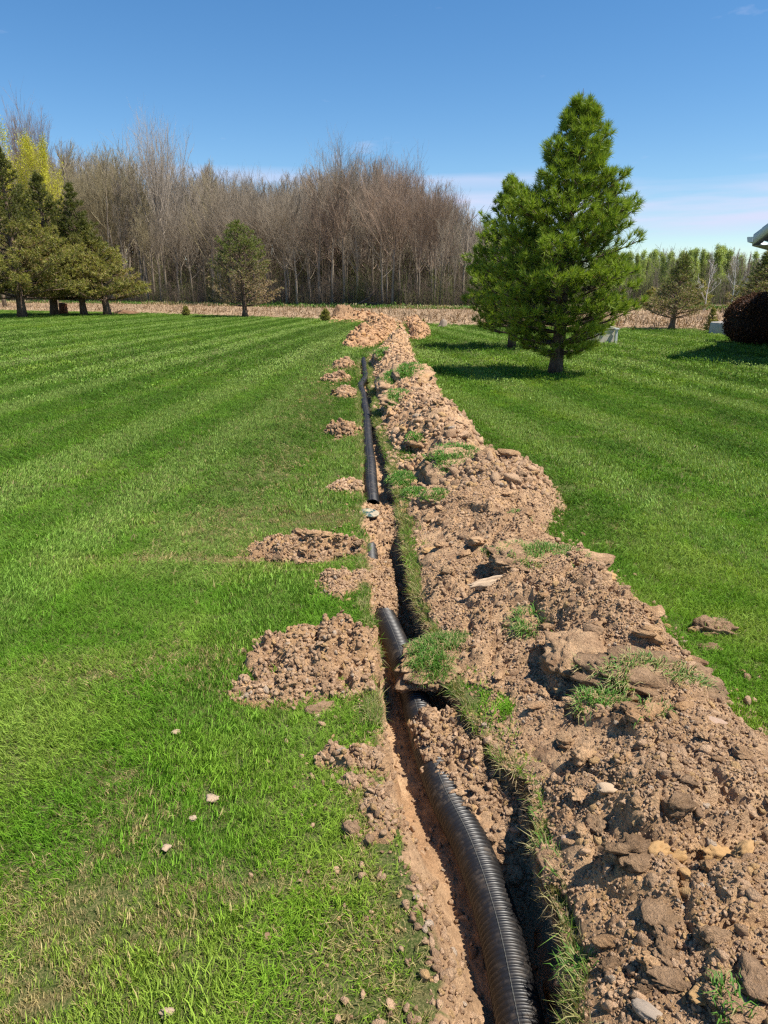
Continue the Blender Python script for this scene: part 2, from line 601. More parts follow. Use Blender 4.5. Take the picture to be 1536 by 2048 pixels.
def bank_z(x, y):
    l = e_right(y) + itp(BL, y) + 0.02 * vn(y * 7, x * 0 + 2.2, 51)
    r = itp(BR, y) + 0.06 * vn(y * 2.2, x * 0, 52) + 0.035 * vn(y * 9, x * 0 + 4, 53)
    t = (x - l) / (r - l)
    tc_ = np.clip(t, 0, 1)
    s = np.sin(np.pi * tc_ ** np.where(y > 4, 1.25, 1.0)) ** np.where(y > 4, 1.0, .75)
    e = sst(0, 0.10, t) * sst(0, 0.12, 1 - t)
    endf = 1 - sst(25.5, 26.8, y)
    h = itp(BH, y) * s * (1 + 0.38 * fbm(x * 1.7, y * 1.5, 54, 3))
    for hx, hy, hr, hd in HOLLOWS:
        h = h - hd * np.exp(-(((x - hx) ** 2 + ((y - hy) * .8) ** 2) / (hr * hr)))
    for hx, hy, hr, hd in KNOLLS:
        h = h + hd * np.exp(-(((x - hx) ** 2 + ((y - hy) * .8) ** 2) / (hr * hr)))
    k = 0.62 + 0.55 * fbm(x * 2.1, y * 1.4, 55, 2)
    h = h * endf + e * endf * np.clip(k, 0.15, 1.3) * np.clip(0.75 + y * 0.05, .8, 1.5) * lumps(x, y)
    edge = np.minimum(t, 1 - t) * (r - l)
    h = h + np.where(edge < 0.03, -0.05 + 0.0, 0) * 1.0
    return np.where(edge < 0.0, -0.06, h) - 0.012 + 0.012 * e


# loose heaps left of the trench: name fields, centre, radii, height, label
HEAPS = [
    (gp(625, 1322), .40, .36, .115, 'soil', 'broad crumbly soil heap left of the corrugated pipe with a tan stone on it'),
    (gp(560, 1385), .30, .12, .04, 'soil', 'thin fan of soil crumbs spilling from the broad heap onto the lawn'),
    (gp(625, 1108), .40, .24, .085, 'soil', 'low soil heap left of the short buried pipe stretch'),
    (gp(680, 1168), .17, .22, .05, 'soil', 'bare soil spread between the two larger heaps left of the trench'),
    (gp(693, 978), .17, .26, .07, 'soil', 'small pale soil heap beside the nearer part of the far pipe'),
    (gp(687, 866), .19, .36, .11, 'soil', 'steep brown soil heap beside the middle of the far pipe'),
    (gp(692, 790), .18, .42, .09, 'soil', 'brown soil heap next to the bend of the far pipe'),
    (gp(676, 762), .25, .5, .08, 'soil', 'long brown soil heap left of the far pipe, the widest of the far row'),
    (gp(686, 735), .20, .6, .11, 'soil', 'farthest rounded brown soil heap left of the far pipe'),
    (gp(725, 1522), .17, .07, .045, 'soil', 'small knobbly soil heap at the lawn edge below the broad heap'),
    (gp(705, 1572), .05, .035, .03, 'soil', 'tiny soil heap on the lawn, left of the half buried pipe'),
    (gp(760, 1610), .09, .16, .025, 'soil', 'thin strip of loose soil along the grass edge beside the half buried pipe'),
    (gp(720, 640), 2.4, 2.0, .42, 'soil', 'brown ridge of soil at the far end of the trench on the field edge'),
    (gp(690, 636), 1.0, 1.1, .75, 'dark', 'dark lump of topsoil at the left end of the far ridge'),
]


def heap_z(x, y, h):
    (cx, cy), rx, ry, hh, _, _ = h
    sd = int(abs(cx * 131 + cy * 77)) % 900 + 100
    q = np.sqrt(((x - cx) / rx) ** 2 + ((y - cy) / ry) ** 2)
    sc_ = min(rx, ry)
    q = q + 0.42 * fbm(x * 1.1 / sc_, y * 0.9 / sc_, sd, 3) + 0.16 * vn(x * 26, y * 26, sd + 9)
    b = np.clip(1 - q, 0, 1)
    s = sst(0, 0.9, b) ** 0.8
    k = min(1.6, max(0.5, hh / 0.1)) * (1.0 if cy < 12 else 1.2)
    return np.where(q < 1, hh * s + sst(0, 0.25, b) * lumps(x, y, sd) * 0.75 * k, 0) - 0.02 + 0.02 * sst(0, 0.1, b)


# far spoil either side of the far trench
def far_left_z(x, y):
    l = np.interp(y, [20.5, 22.5, 26, 29, 31.7, 36, 43], [-.9, -1.25, -1.05, -.7, -.5, -.75, -1.3]) + .15 * vn(y * 1.1, x * 0, 71)
    r = np.interp(y, [20.5, 23, 26, 30, 34, 43], [-.5, -.05, .2, .5, .58, .6])
    t = (x - l) / (r - l)
    s = np.sin(np.pi * np.clip(t, 0, 1)) ** 0.65 * sst(20.6, 22.4, y) * (1 - sst(40, 43, y))
    return s * (.34 + .22 * fbm(x * 1.2, y * 1.0, 72, 3)) + np.clip(s * 2, 0, 1) * 1.5 * lumps(x * .6, y * .6, 73) - 0.05


def far_right_z(x, y):
    l = np.interp(y, [24, 30, 36, 42], [.85, 1.05, 1.15, 1.1])
    r = np.interp(y, [24, 27.9, 31, 36, 42], [1.1, 1.75, 1.75, 1.95, 2.1]) + .12 * vn(y * 1.3, x * 0, 75)
    t = (x - l) / (r - l)
    s = np.sin(np.pi * np.clip(t, 0, 1)) ** 0.65 * sst(24.2, 26, y) * (1 - sst(38, 41, y))
    return s * (.36 + .2 * fbm(x * 1.2, y * 1.0, 76, 3)) + np.clip(s * 2, 0, 1) * 1.5 * lumps(x * .6, y * .6, 77) - 0.05


def soil_top(x, y):
    """height of loose soil over the lawn (negative where there is none)"""
    z = np.full(x.shape, -0.06)

    def part(m, fn):
        if m.any():
            z[m] = np.maximum(z[m], fn(x[m], y[m]))
    part((y < 27) & (x > -.7) & (x < 1.8), bank_z)
    part((y > 20) & (y < 44) & (x > -1.8) & (x < .8), far_left_z)
    part((y > 24) & (y < 42) & (x > .7) & (x < 2.4), far_right_z)
    for h in HEAPS:
        (cx, cy), rx, ry = h[0], h[1], h[2]
        part((np.abs(x - cx) < rx * 1.7) & (np.abs(y - cy) < ry * 1.7), lambda a, b: heap_z(a, b, h))
    return z


def in_trench(x, y, pad=0.0):
    return (x > e_left(y) - pad) & (x < e_right(y) + pad) & (y < 40)


def surf(x, y):
    x = np.atleast_1d(np.asarray(x, float))
    y = np.atleast_1d(np.asarray(y, float))
    l, r = e_left(y), e_right(y)
    lw = itp(LW, y)
    fz = floor_z(x, y)
    k = sst(0, 1, (x - l) / np.maximum(lw, .01))
    tz = np.where(x < l + lw, fz * k, fz)
    z = np.where(in_trench(x, y), tz, lawn_z(x, y))
    return np.maximum(z, np.where(in_trench(x, y), -9, soil_top(x, y)))


# dry and worn places on the lawn: x, y, rx, ry, amount
WORN = [(*gp(500, 1050), .5, .75, .32), (*gp(560, 930), .3, 1.0, .3), (*gp(640, 790), .4, 3.0, .22), (*gp(640, 1040), .55, .25, .6), (*gp(480, 1120), .6, .07, 1.0),
        (*gp(260, 1640), .16, .10, .9), (*gp(240, 1560), .10, .05, .9), (*gp(240, 1600), .12, .05, 1.0), (*gp(205, 1655), .09, .05, 1.0), (*gp(200, 1710), .1, .05, .8), (*gp(190, 1800), .22, .10, .7), (*gp(420, 1770), .28, .05, .85), (*gp(560, 1765), .2, .05, .7), (*gp(60, 1950), .22, .10, .6),
        (*gp(60, 2010), .08, .06, .8), (*gp(120, 1990), .10, .03, .9), (*gp(330, 1840), .18, .1, .6), (*gp(390, 1330), .25, .15, .55), (*gp(680, 1960), .14, .15, .7), (*gp(800, 1880), .10, .2, .75), (*gp(840, 2010), .10, .12, .8),
        (*gp(110, 1850), .3, .12, .6), (*gp(300, 1350), .4, .15, .35), (*gp(750, 1600), .08, .3, .6), (*gp(20, 1780), .15, .1, .6), (*gp(1230, 1055), .05, .05, .9), (*gp(1220, 1090), .08, .04, .7)]


def worn(x, y):
    w = np.zeros(x.shape)
    for cx, cy, rx, ry, a in WORN:
        q = ((x - cx) / rx) ** 2 + ((y - cy) / ry) ** 2
        w = np.maximum(w, a * np.exp(-q))
    return w


# ------------------------------------------------------------------ ground sheet with the trench cut into it
def build_ground():
    ys = [-6.0, -2.0, 0.0, 0.3]
    while ys[-1] < 41:
        ys.append(ys[-1] + max(0.0075, 0.0034 * ys[-1]))
    far = [45, 52, 60, 75, 95, 130, 200, 350, 700, 1500]
    ys = np.array(ys + far)
    yy = np.clip(ys, 0.3, 41)
    l, r, lw = e_left(yy), e_right(yy), itp(LW, yy)
    dl = np.concatenate([[1500, 600, 250, 120, 60, 35, 20, 12, 8, 5.5, 4, 3], np.arange(2.4, .3, -.045), np.arange(.28, 0.0, -.02)])
    cols = []          # (x, z) per column
    for d in dl:
        x = l - d
        cols.append((x, lawn_z(x, ys)))
    z0 = lawn_z(l, ys)
    cols.append((l, z0 - 0.002))
    on = ((ys > 0.25) & (ys < 40.5)).astype(float)
    zfl = floor_z(l + lw, yy) * on
    for k in (.12, .25, .4, .55, .7, .85, 1.0):
        x = l + lw * k + on * 0.012 * fbm(yy * 14, yy * 0 + k * 9, 81, 3)
        z = z0 + (zfl - z0) * sst(0, 1, k) + on * 0.010 * fbm(yy * 22, yy * 0 + k * 7, 82, 2)
        cols.append((x, np.where(on > 0, z, z0)))
    nf = 46
    for k in range(1, nf):
        x = l + lw + (r - l - lw) * k / nf
        cols.append((x, np.where(on > 0, floor_z(x, yy), lawn_z(x, ys))))
    zfr = floor_z(r, yy) * on
    zr = lawn_z(r, ys)
    for k, off in ((1.0, .0), (.85, .015), (.7, .03), (.55, .04), (.4, .045), (.28, .04), (.16, .028), (.07, .012), (0.0, 0.0)):
        x = r + on * (off + 0.016 * fbm(yy * 13, yy * 0 + k * 8, 83, 3))
        cols.append((x, np.where(on > 0, zr + (zfr - zr) * k, zr)))
    for d in dl[::-1]:
        x = r + d
        cols.append((x, lawn_z(x, ys)))
    X = np.stack([c[0] for c in cols], 1)
    Z = np.stack([c[1] for c in cols], 1)
    Y = np.repeat(ys[:, None], X.shape[1], 1)
    v = np.stack([X, Y, Z], -1).reshape(-1, 3)
    # how bare the surface is: the trench and worn spots are soil, the rest thatch
    yq = np.clip(v[:, 1], .3, 41)
    bare = ((v[:, 0] > e_left(yq) - 0.004) & (v[:, 0] < e_right(yq) + 0.05) & (v[:, 1] < 40.5) & (v[:, 2] < -0.004)).astype(float)
    wv = worn(v[:, 0], v[:, 1]) * (1 + .6 * fbm(v[:, 0] * 9, v[:, 1] * 9, 88, 3))
    bare = np.maximum(bare, .7 * sst(.85, 1.25, wv) * (v[:, 1] < 5))
    m, nt, b = new_mat('lawn_soil')
    p = geo_pos(nt)
    a = N(nt, 'ShaderNodeAttribute', attribute_name='bare')
    thatch = ramp(nt, noise(nt, 170, 6, 0.75, p), [(0.36, (0.03, 0.05, 0.012)), (0.5, (0.09, 0.115, 0.03)), (0.66, (0.26, 0.22, 0.10))])
    soil = ramp(nt, noise(nt, 11, 6, 0.65, p), [(0.3, (0.28, 0.17, 0.095)), (0.5, (0.44, 0.28, 0.16)), (0.66, (0.56, 0.365, 0.21))])
    wet = mrange(nt, noise(nt, 3.5, 4, 0.6, p), 0.5, 0.7, 0, 0.5)
    soil = mixc(nt, wet, soil, (0.40, 0.20, 0.085))
    fine = mrange(nt, noise(nt, 120, 5, 0.7, p), .3, .7, .7, 1.25)
    s2 = N(nt, 'ShaderNodeVectorMath', operation='SCALE')
    nt.links.new(soil, s2.inputs[0])
    nt.links.new(fine, s2.inputs['Scale'])
    c = mixc(nt, a.outputs['Fac'], thatch, s2.outputs[0])
    nt.links.new(c, b.inputs['Base Color'])
    b.inputs['Roughness'].default_value = 0.95
    b.inputs['Specular IOR Level'].default_value = 0.1
    bump(nt, b, noise(nt, 160, 6, 0.7, p), 0.9, 0.012)
    me = mesh_np('ground', v, None, grid_faces(*X.shape), m, True, {'bare': bare})
    o = link('ground', me)
    tag(o, 'mown lawn ground with a narrow trench cut through it', 'ground', kind='structure')


build_ground()


# ------------------------------------------------------------------ the field beyond the lawn, grass verge, far ground
LAWN_EDGE = np.array([[-70, 92], [-35.6, 67], [-18, 56.5], [-9.4, 49.5], [-.8, 41.5], [3, 36.5], [7, 34], [12.4, 31.9], [20, 29.5], [45, 24], [70, 18]])
FIELD_END = np.array([[-90, 137], [-62, 117], [-33, 100], [-9, 77.5], [6.5, 69], [20, 66], [45, 68], [90, 70]])


def lawn_edge(x):
    return np.interp(x, LAWN_EDGE[:, 0], LAWN_EDGE[:, 1])


def field_end(x):
    return np.interp(x, FIELD_END[:, 0], FIELD_END[:, 1])


def strip(name, ya, yb, x0, x1, z, mat, label, cat, nx=240, ny=60, rough=0.0, sd=0):
    xs = np.linspace(x0, x1, nx)
    t = np.linspace(0, 1, ny)
    A, B = ya(xs), yb(xs)
    X = np.repeat(xs[None], ny, 0)
    Y = A[None] + (B - A)[None] * t[:, None]
    Z = z + rough * (fbm(X * .9, Y * .9, sd, 4) + .5 * np.sin(Y * 2 * np.pi / .76 + X * .3))
    Z[0], Z[-1] = -0.03, -0.03
    o = link(name, mesh_np(name, np.stack([X, Y, Z], -1).reshape(-1, 3), None, grid_faces(ny, nx), mat))
    return tag(o, label, cat, kind='structure')


def ground_mat(name, stops, s1=1.2, s2=14):
    m, nt, b = new_mat(name)
    p = geo_pos(nt)
    mm = N(nt, 'ShaderNodeMath', operation='MULTIPLY_ADD')
    nt.links.new(noise(nt, s2, 6, 0.7, p), mm.inputs[0])
    mm.inputs[1].default_value = 0.6
    sub = mrange(nt, noise(nt, s1, 5, 0.6, p), 0, 1, -.1, .5)
    nt.links.new(sub, mm.inputs[2])
    nt.links.new(ramp(nt, mm.outputs[0], stops), b.inputs['Base Color'])
    b.inputs['Roughness'].default_value = 0.95
    b.inputs['Specular IOR Level'].default_value = 0.1
    bump(nt, b, noise(nt, s2 * 2, 5, .7, p), .8, .06)
    return m


M_FIELD = ground_mat('stubble_field', [(0.3, (0.18, 0.115, 0.072)), (0.5, (0.31, 0.21, 0.13)), (0.66, (0.43, 0.31, 0.195))], .5, 5)
M_VERGE = ground_mat('verge', [(0.3, (0.05, 0.10, 0.02)), (0.55, (0.10, 0.17, 0.04)), (0.75, (0.30, 0.26, 0.12))], .35, 3)
M_WOODFLOOR = ground_mat('leaf_litter', [(0.3, (0.09, 0.065, 0.04)), (0.6, (0.17, 0.13, 0.08))], .6, 5)
strip('field', lambda x: lawn_edge(x) - .6 + .5 * vn(x * .8, x * 0, 3), field_end, -90, 90, 0.05, M_FIELD, 'tan corn stubble field between the lawn and the wood', 'field', 260, 90, .035, 91)
strip('verge', lambda x: field_end(x) - 1.0, lambda x: field_end(x) + 6, -90, 90, 0.085, M_VERGE, 'green grass verge along the far edge of the stubble field', 'verge', 160, 8, .02, 92)
strip('wood_floor', lambda x: field_end(x) + 4.5, lambda x: field_end(x) + 90, -140, 140, 0.12, M_WOODFLOOR, 'brown leaf litter under the bare wood', 'ground', 120, 24, .05, 93)


# ------------------------------------------------------------------ spoil bank, far spoil, heaps
def sheet(name, fn, ys, nc, xl, xr, mat):
    T = np.linspace(0, 1, nc)
    X = xl(ys)[:, None] + (xr(ys) - xl(ys))[:, None] * T[None]
    Y = np.repeat(ys[:, None], nc, 1)
    Z = fn(X.ravel(), Y.ravel()).reshape(X.shape)
    # jostle the surface sideways as well so that clods overhang
    k = np.clip(0.004 + 0.0006 * Y, 0, .02)
    X = X + k * vn(X * 31, Y * 31, 95)
    Y = Y + k * vn(X * 31, Y * 31, 96)
    return link(name, mesh_np(name, np.stack([X, Y, Z], -1).reshape(-1, 3), None, grid_faces(len(ys), nc), mat, True))


ys = [0.3]
while ys[-1] < 27:
    ys.append(ys[-1] + max(0.0075, 0.0037 * ys[-1]))
ys = np.array(ys)
bank = sheet('spoil_bank', bank_z, ys, 190, lambda y: e_right(y) + itp(BL, y) - .004, lambda y: itp(BR, y) + .12, M_SOIL)
tag(bank, 'long bank of dug tan soil heaped along the right side of the trench', 'soil bank', kind='stuff')
o = sheet('spoil_bank', far_left_z, np.arange(20.4, 43.2, .1), 60, lambda y: y * 0 - 1.7, lambda y: y * 0 + .66, M_ORSOIL)
tag(o, 'orange soil bank at the far end, left of the far trench', 'soil bank', kind='stuff')
o = sheet('spoil_bank', far_right_z, np.arange(24, 41.4, .1), 40, lambda y: y * 0 + .8, lambda y: y * 0 + 2.35, M_ORSOIL)
tag(o, 'far soil bank right of the far trench, reaching to the field', 'soil bank', kind='stuff')

for h in HEAPS:
    (cx, cy), rx, ry, hh, kind, label = h
    n = int(min(110, max(36, max(rx, ry) * 2.8 / (0.004 * cy))))
    g = np.linspace(-1.45, 1.45, n)
    X, Y = np.meshgrid(cx + g * rx, cy + g * ry)
    Z = heap_z(X.ravel(), Y.ravel(), h)
    v = np.stack([X.ravel(), Y.ravel(), Z], -1)
    q = grid_faces(n, n)
    # keep only what shows over the lawn, and never over the open trench
    keep = (v[q][:, :, 2].max(1) > -0.012)
    keep &= ~(in_trench(v[q][:, :, 0].mean(1), v[q][:, :, 1].mean(1), -0.02))
    q = q[keep]
    used = np.unique(q)
    mp_ = np.zeros(len(v), int)
    mp_[used] = np.arange(len(used))
    if len(used) == 0:
        continue
    c0 = np.array([cx, cy, 0.0])
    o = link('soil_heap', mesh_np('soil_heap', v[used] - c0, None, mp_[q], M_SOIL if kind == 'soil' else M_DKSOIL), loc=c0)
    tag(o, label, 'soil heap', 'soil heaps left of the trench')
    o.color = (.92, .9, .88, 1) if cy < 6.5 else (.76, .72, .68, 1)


# ------------------------------------------------------------------ instancing through geometry nodes (stuff only)
def source_collection(name, meshes):
    c = bpy.data.collections.new(name)
    for i, me in enumerate(meshes):
        c.objects.link(bpy.data.objects.new('%s_%02d' % (name, i), me))
    return c


def scatter(name, coll, pos, rot, scl, idx, col, label, cat):
    n = len(pos)
    me = bpy.data.meshes.new(name)
    me.vertices.add(n)
    me.vertices.foreach_set('co', np.asarray(pos, np.float32).ravel())
    for k, t, a in (('rot', 'FLOAT_VECTOR', rot), ('scl', 'FLOAT_VECTOR', scl), ('col', 'FLOAT_VECTOR', col)):
        at = me.attributes.new(k, t, 'POINT')
        at.data.foreach_set('vector', np.asarray(a, np.float32).ravel())
    at = me.attributes.new('idx', 'INT', 'POINT')
    at.data.foreach_set('value', np.asarray(idx, np.int32))
    me.update()
    o = link(name, me)
    ng = bpy.data.node_groups.new(name, 'GeometryNodeTree')
    ng.interface.new_socket('Geometry', in_out='INPUT', socket_type='NodeSocketGeometry')
    ng.interface.new_socket('Geometry', in_out='OUTPUT', socket_type='NodeSocketGeometry')
    gi, go = N(ng, 'NodeGroupInput'), N(ng, 'NodeGroupOutput')
    ip = N(ng, 'GeometryNodeInstanceOnPoints')
    ci = N(ng, 'GeometryNodeCollectionInfo')
    ci.inputs['Collection'].default_value = coll
    ci.inputs['Separate Children'].default_value = True
    ci.inputs['Reset Children'].default_value = True
    ip.inputs['Pick Instance'].default_value = True

    def na(key, typ):
        a = N(ng, 'GeometryNodeInputNamedAttribute', data_type=typ)
        a.inputs['Name'].default_value = key
        return a.outputs['Attribute']
    er = N(ng, 'FunctionNodeEulerToRotation')
    L = ng.links.new
    L(na('rot', 'FLOAT_VECTOR'), er.inputs[0])
    L(er.outputs[0], ip.inputs['Rotation'])
    L(na('scl', 'FLOAT_VECTOR'), ip.inputs['Scale'])
    L(na('idx', 'INT'), ip.inputs['Instance Index'])
    L(gi.outputs[0], ip.inputs['Points'])
    L(ci.outputs[0], ip.inputs['Instance'])
    L(ip.outputs[0], go.inputs[0])
    md = o.modifiers.new('scatter', 'NODES')
    md.node_group = ng
    return tag(o, label, cat, kind='stuff')


def ico(sub):
    import bmesh
    bm = bmesh.new()
    bmesh.ops.create_icosphere(bm, subdivisions=sub, radius=1)
    v = np.array([x.co[:] for x in bm.verts])
    f = np.array([[x.index for x in p.verts] for p in bm.faces])
    bm.free()
    return v, f


def n3(v, s, f):
    return (vn(v[:, 0] * f + v[:, 2] * .37 * f, v[:, 1] * f + v[:, 2] * .81 * f, s) + vn(v[:, 1] * f - 3, v[:, 2] * f + v[:, 0] * .3 * f, s + 1)) * .5


def clod_mesh(name, sub, seed, mat, rough=0.35, flat=0.75, facets=0.5, smooth=True):
    v, f = ico(sub)
    r = np.random.default_rng(seed)
    v = v * (1 + rough * n3(v, seed, 1.4)[:, None] + rough * .7 * n3(v, seed + 5, 3.4)[:, None] + (rough * .55 * n3(v, seed + 9, 7)[:, None] + rough * .34 * n3(v, seed + 13, 17)[:, None] if sub > 2 else 0))
    for _ in range(6):          # broken faces
        d = r.normal(size=3)
        d /= np.linalg.norm(d)
        k = v @ d
        lim = r.uniform(.55, .85)
        v = v - np.outer(np.clip(k - lim, 0, None) * facets, d)
    v = v * np.array([1, r.uniform(.7, 1), flat * r.uniform(.8, 1.1)])
    return mesh_np(name, v, f, None, mat, smooth)


# ------------------------------------------------------------------ lawn grass
def tuft_mesh(name, n, rad, length, width, seed, bend=1.0, dry=0.05):
    r = np.random.default_rng(seed)
    V, T, tint, dr = [], [], [], []
    k = 0
    for i in range(n):
        a = r.uniform(0, 2 * np.pi)
        d = rad * math.sqrt(r.uniform())
        p = np.array([d * math.cos(a), d * math.sin(a), -.01 * length / .05])
        L = length * r.uniform(.55, 1.15)
        w = width * r.uniform(.6, 1.2)
        ya = r.uniform(0, 2 * np.pi)
        out = np.array([math.cos(ya), math.sin(ya), 0])
        side = np.array([-out[1], out[0], 0])
        b = bend * r.uniform(.2, 1.2)
        m_ = p + np.array([0, 0, L * .55]) + out * L * .22 * b
        t_ = p + np.array([0, 0, L * (1 - .35 * b)]) + out * L * .75 * b
        V += [p - side * w / 2, p + side * w / 2, m_ - side * w * .42, m_ + side * w * .42, t_]
        T += [[k, k + 1, k + 3], [k, k + 3, k + 2], [k + 2, k + 3, k + 4]]
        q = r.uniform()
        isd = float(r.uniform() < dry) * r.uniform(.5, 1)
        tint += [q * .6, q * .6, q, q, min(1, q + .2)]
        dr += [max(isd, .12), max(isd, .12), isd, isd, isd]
        k += 5
    return mesh_np(name, np.array(V), np.array(T), None, M_GRASS, False, {'tint': np.array(tint), 'dry': np.array(dr)})


NV = 8
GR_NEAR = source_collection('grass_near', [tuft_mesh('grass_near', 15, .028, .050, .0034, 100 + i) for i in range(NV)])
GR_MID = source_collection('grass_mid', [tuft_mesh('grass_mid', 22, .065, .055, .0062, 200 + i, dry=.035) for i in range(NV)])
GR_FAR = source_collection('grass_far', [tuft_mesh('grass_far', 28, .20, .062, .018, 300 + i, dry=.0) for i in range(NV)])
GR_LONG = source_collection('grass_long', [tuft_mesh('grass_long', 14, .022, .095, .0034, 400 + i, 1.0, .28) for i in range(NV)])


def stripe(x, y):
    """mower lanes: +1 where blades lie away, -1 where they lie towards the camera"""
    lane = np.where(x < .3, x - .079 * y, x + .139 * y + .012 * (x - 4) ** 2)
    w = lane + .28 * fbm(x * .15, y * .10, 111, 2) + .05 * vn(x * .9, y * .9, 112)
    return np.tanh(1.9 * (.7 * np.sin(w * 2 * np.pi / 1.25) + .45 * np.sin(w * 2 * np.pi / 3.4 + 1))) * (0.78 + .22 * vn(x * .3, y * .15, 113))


def grass_colour(x, y, n):
    g = fbm(x * .35, y * .3, 121, 4)
    g2 = fbm(x * 2.3, y * 2.3, 122, 3)
    st = stripe(x, y)
    base = np.array([0.116, 0.248, 0.017])
    yel = np.array([0.235, 0.335, 0.030])
    dark = np.array([0.080, 0.175, 0.015])
    pale = np.array([0.215, 0.295, 0.075])
    straw = np.array([0.36, 0.29, 0.13])
    near = 1 - sst(3.0, 9.0, y)
    c = base[None] * np.ones((n, 1))
    k = np.clip(.75 * g + .70 * g2 + .28 * near - .10, -1, 1)
    c = c + (yel - base)[None] * np.clip(k * 1.3, 0, 1)[:, None] + (dark - base)[None] * np.clip(-k * 1.5, 0, 1)[:, None]
    lane = st * sst(1.8, 5.5, y)  # light and dark look of leaning blades put into the colour, lane by lane
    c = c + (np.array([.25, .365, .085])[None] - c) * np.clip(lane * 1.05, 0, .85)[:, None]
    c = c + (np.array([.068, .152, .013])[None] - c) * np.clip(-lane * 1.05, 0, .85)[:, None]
    left = np.exp(-((x + .95 + .035 * y) / (.35 + .02 * y)) ** 2) * sst(2.5, 5, y) * .30
    p = np.clip(left * (1 + g2) + near * np.clip(g2 + .15, 0, 1) * .45 + np.clip(fbm(x * 5, y * 5, 124, 3), 0, 1) * .22, 0, .7)
    c = c + (pale[None] - c) * p[:, None]
    w = np.clip(worn(x, y) * (1 + .8 * g2), 0, 1)
    u = RNG.uniform(size=n)
    c = np.where((u < w * .85)[:, None], straw[None] * RNG.uniform(.75, 1.1, (n, 1)), c)
    c = c * (RNG.normal(1, .10, n).clip(.7, 1.35) * (1 + .18 * near))[:, None]
    return np.clip(c, .01, .7), w


def grass_layer(name, coll, y0, y1, dens, scale, label, fade_in=None, fade_out=None, soil_lim=.024, tilt=.55):
    area_pts = []
    n = 0
    ylist = []
    # points inside the view's footprint plus a margin
    wid = lambda y: .62 * y + 1.6
    A = .62 * (y1 * y1 - y0 * y0) + 3.2 * (y1 - y0)
    n = int(A * dens)
    u = RNG.uniform(size=n)
    # y with density proportional to the footprint's width
    yt = np.linspace(y0, y1, 400)
    cdf = np.cumsum(wid(yt))
    y = np.interp(u, cdf / cdf[-1], yt)
    x = RNG.uniform(-1, 1, n) * wid(y)
    z = soil_top(x, y)
    ok = (z < soil_lim + .012 * RNG.normal(size=n)) & ~in_trench(x, y, .004) & (y < lawn_edge(x) + .25 * vn(x * 2, y * 2, 130))
    if fade_in:
        ok &= RNG.uniform(size=n) < np.clip((y - fade_in[0]) / (fade_in[1] - fade_in[0]), 0, 1)
    if fade_out:
        ok &= RNG.uniform(size=n) > np.clip((y - fade_out[0]) / (fade_out[1] - fade_out[0]), 0, 1)
    if y0 < 2:      # a bare trodden lip left of the near pipe
        lip = (x > e_left(y) - .05 - .06 * vn(y * 6, y * 0, 131)) & (x < e_left(y)) & (y < 2.7)
        ok &= ~(lip & (RNG.uniform(size=n) < .75))
    strip_ = (x > e_right(y) - .01) & (x < e_right(y) + itp(BL, y) + .09)
    ok &= ~(strip_ & (RNG.uniform(size=n) < np.interp(y, [0, 2.5, 4, 7], [.97, .9, .6, .3])))
    col, w = grass_colour(x, y, n)
    ok &= ~(RNG.uniform(size=n) < np.clip((w - .6) * .9, 0, .4))
    x, y, col, w = x[ok], y[ok], col[ok], w[ok]
    n = len(x)
    st = stripe(x, y)
    lean = np.where(st > 0, np.pi / 2, -np.pi / 2) + 1.2 * fbm(x * 1.5, y * 1.5, 132, 2) + RNG.normal(0, .7, n)
    ang = tilt * (.35 + .65 * np.abs(st)) * RNG.uniform(.3, 1.5, n) + .15
    # tilting about x by -ang leans the tuft to +y; turning about z then points it along 'lean'
    rot = np.stack([-ang, np.zeros(n), lean - np.pi / 2], 1)
    s = scale * RNG.uniform(.75, 1.25, n) * (1 + .25 * fbm(x * 3, y * 3, 133, 2)) * (1 - .45 * np.clip(w, 0, 1))
    scl = np.stack([s, s, s * RNG.uniform(.8, 1.2, n)], 1)
    pos = np.stack([x, y, lawn_z(x, y)], 1)
    scatter(name, coll, pos, rot, scl, RNG.integers(0, NV, n), col, label, 'grass')
    return n


ng = 0
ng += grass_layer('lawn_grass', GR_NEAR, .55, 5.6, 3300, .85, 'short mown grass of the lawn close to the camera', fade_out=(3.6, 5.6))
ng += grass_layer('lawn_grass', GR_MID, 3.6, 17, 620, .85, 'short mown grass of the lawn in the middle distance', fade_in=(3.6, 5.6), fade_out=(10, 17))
ng += grass_layer('lawn_grass', GR_FAR, 10, 92, 58, .85, 'short mown grass of the lawn beyond the pine', fade_in=(10, 17))


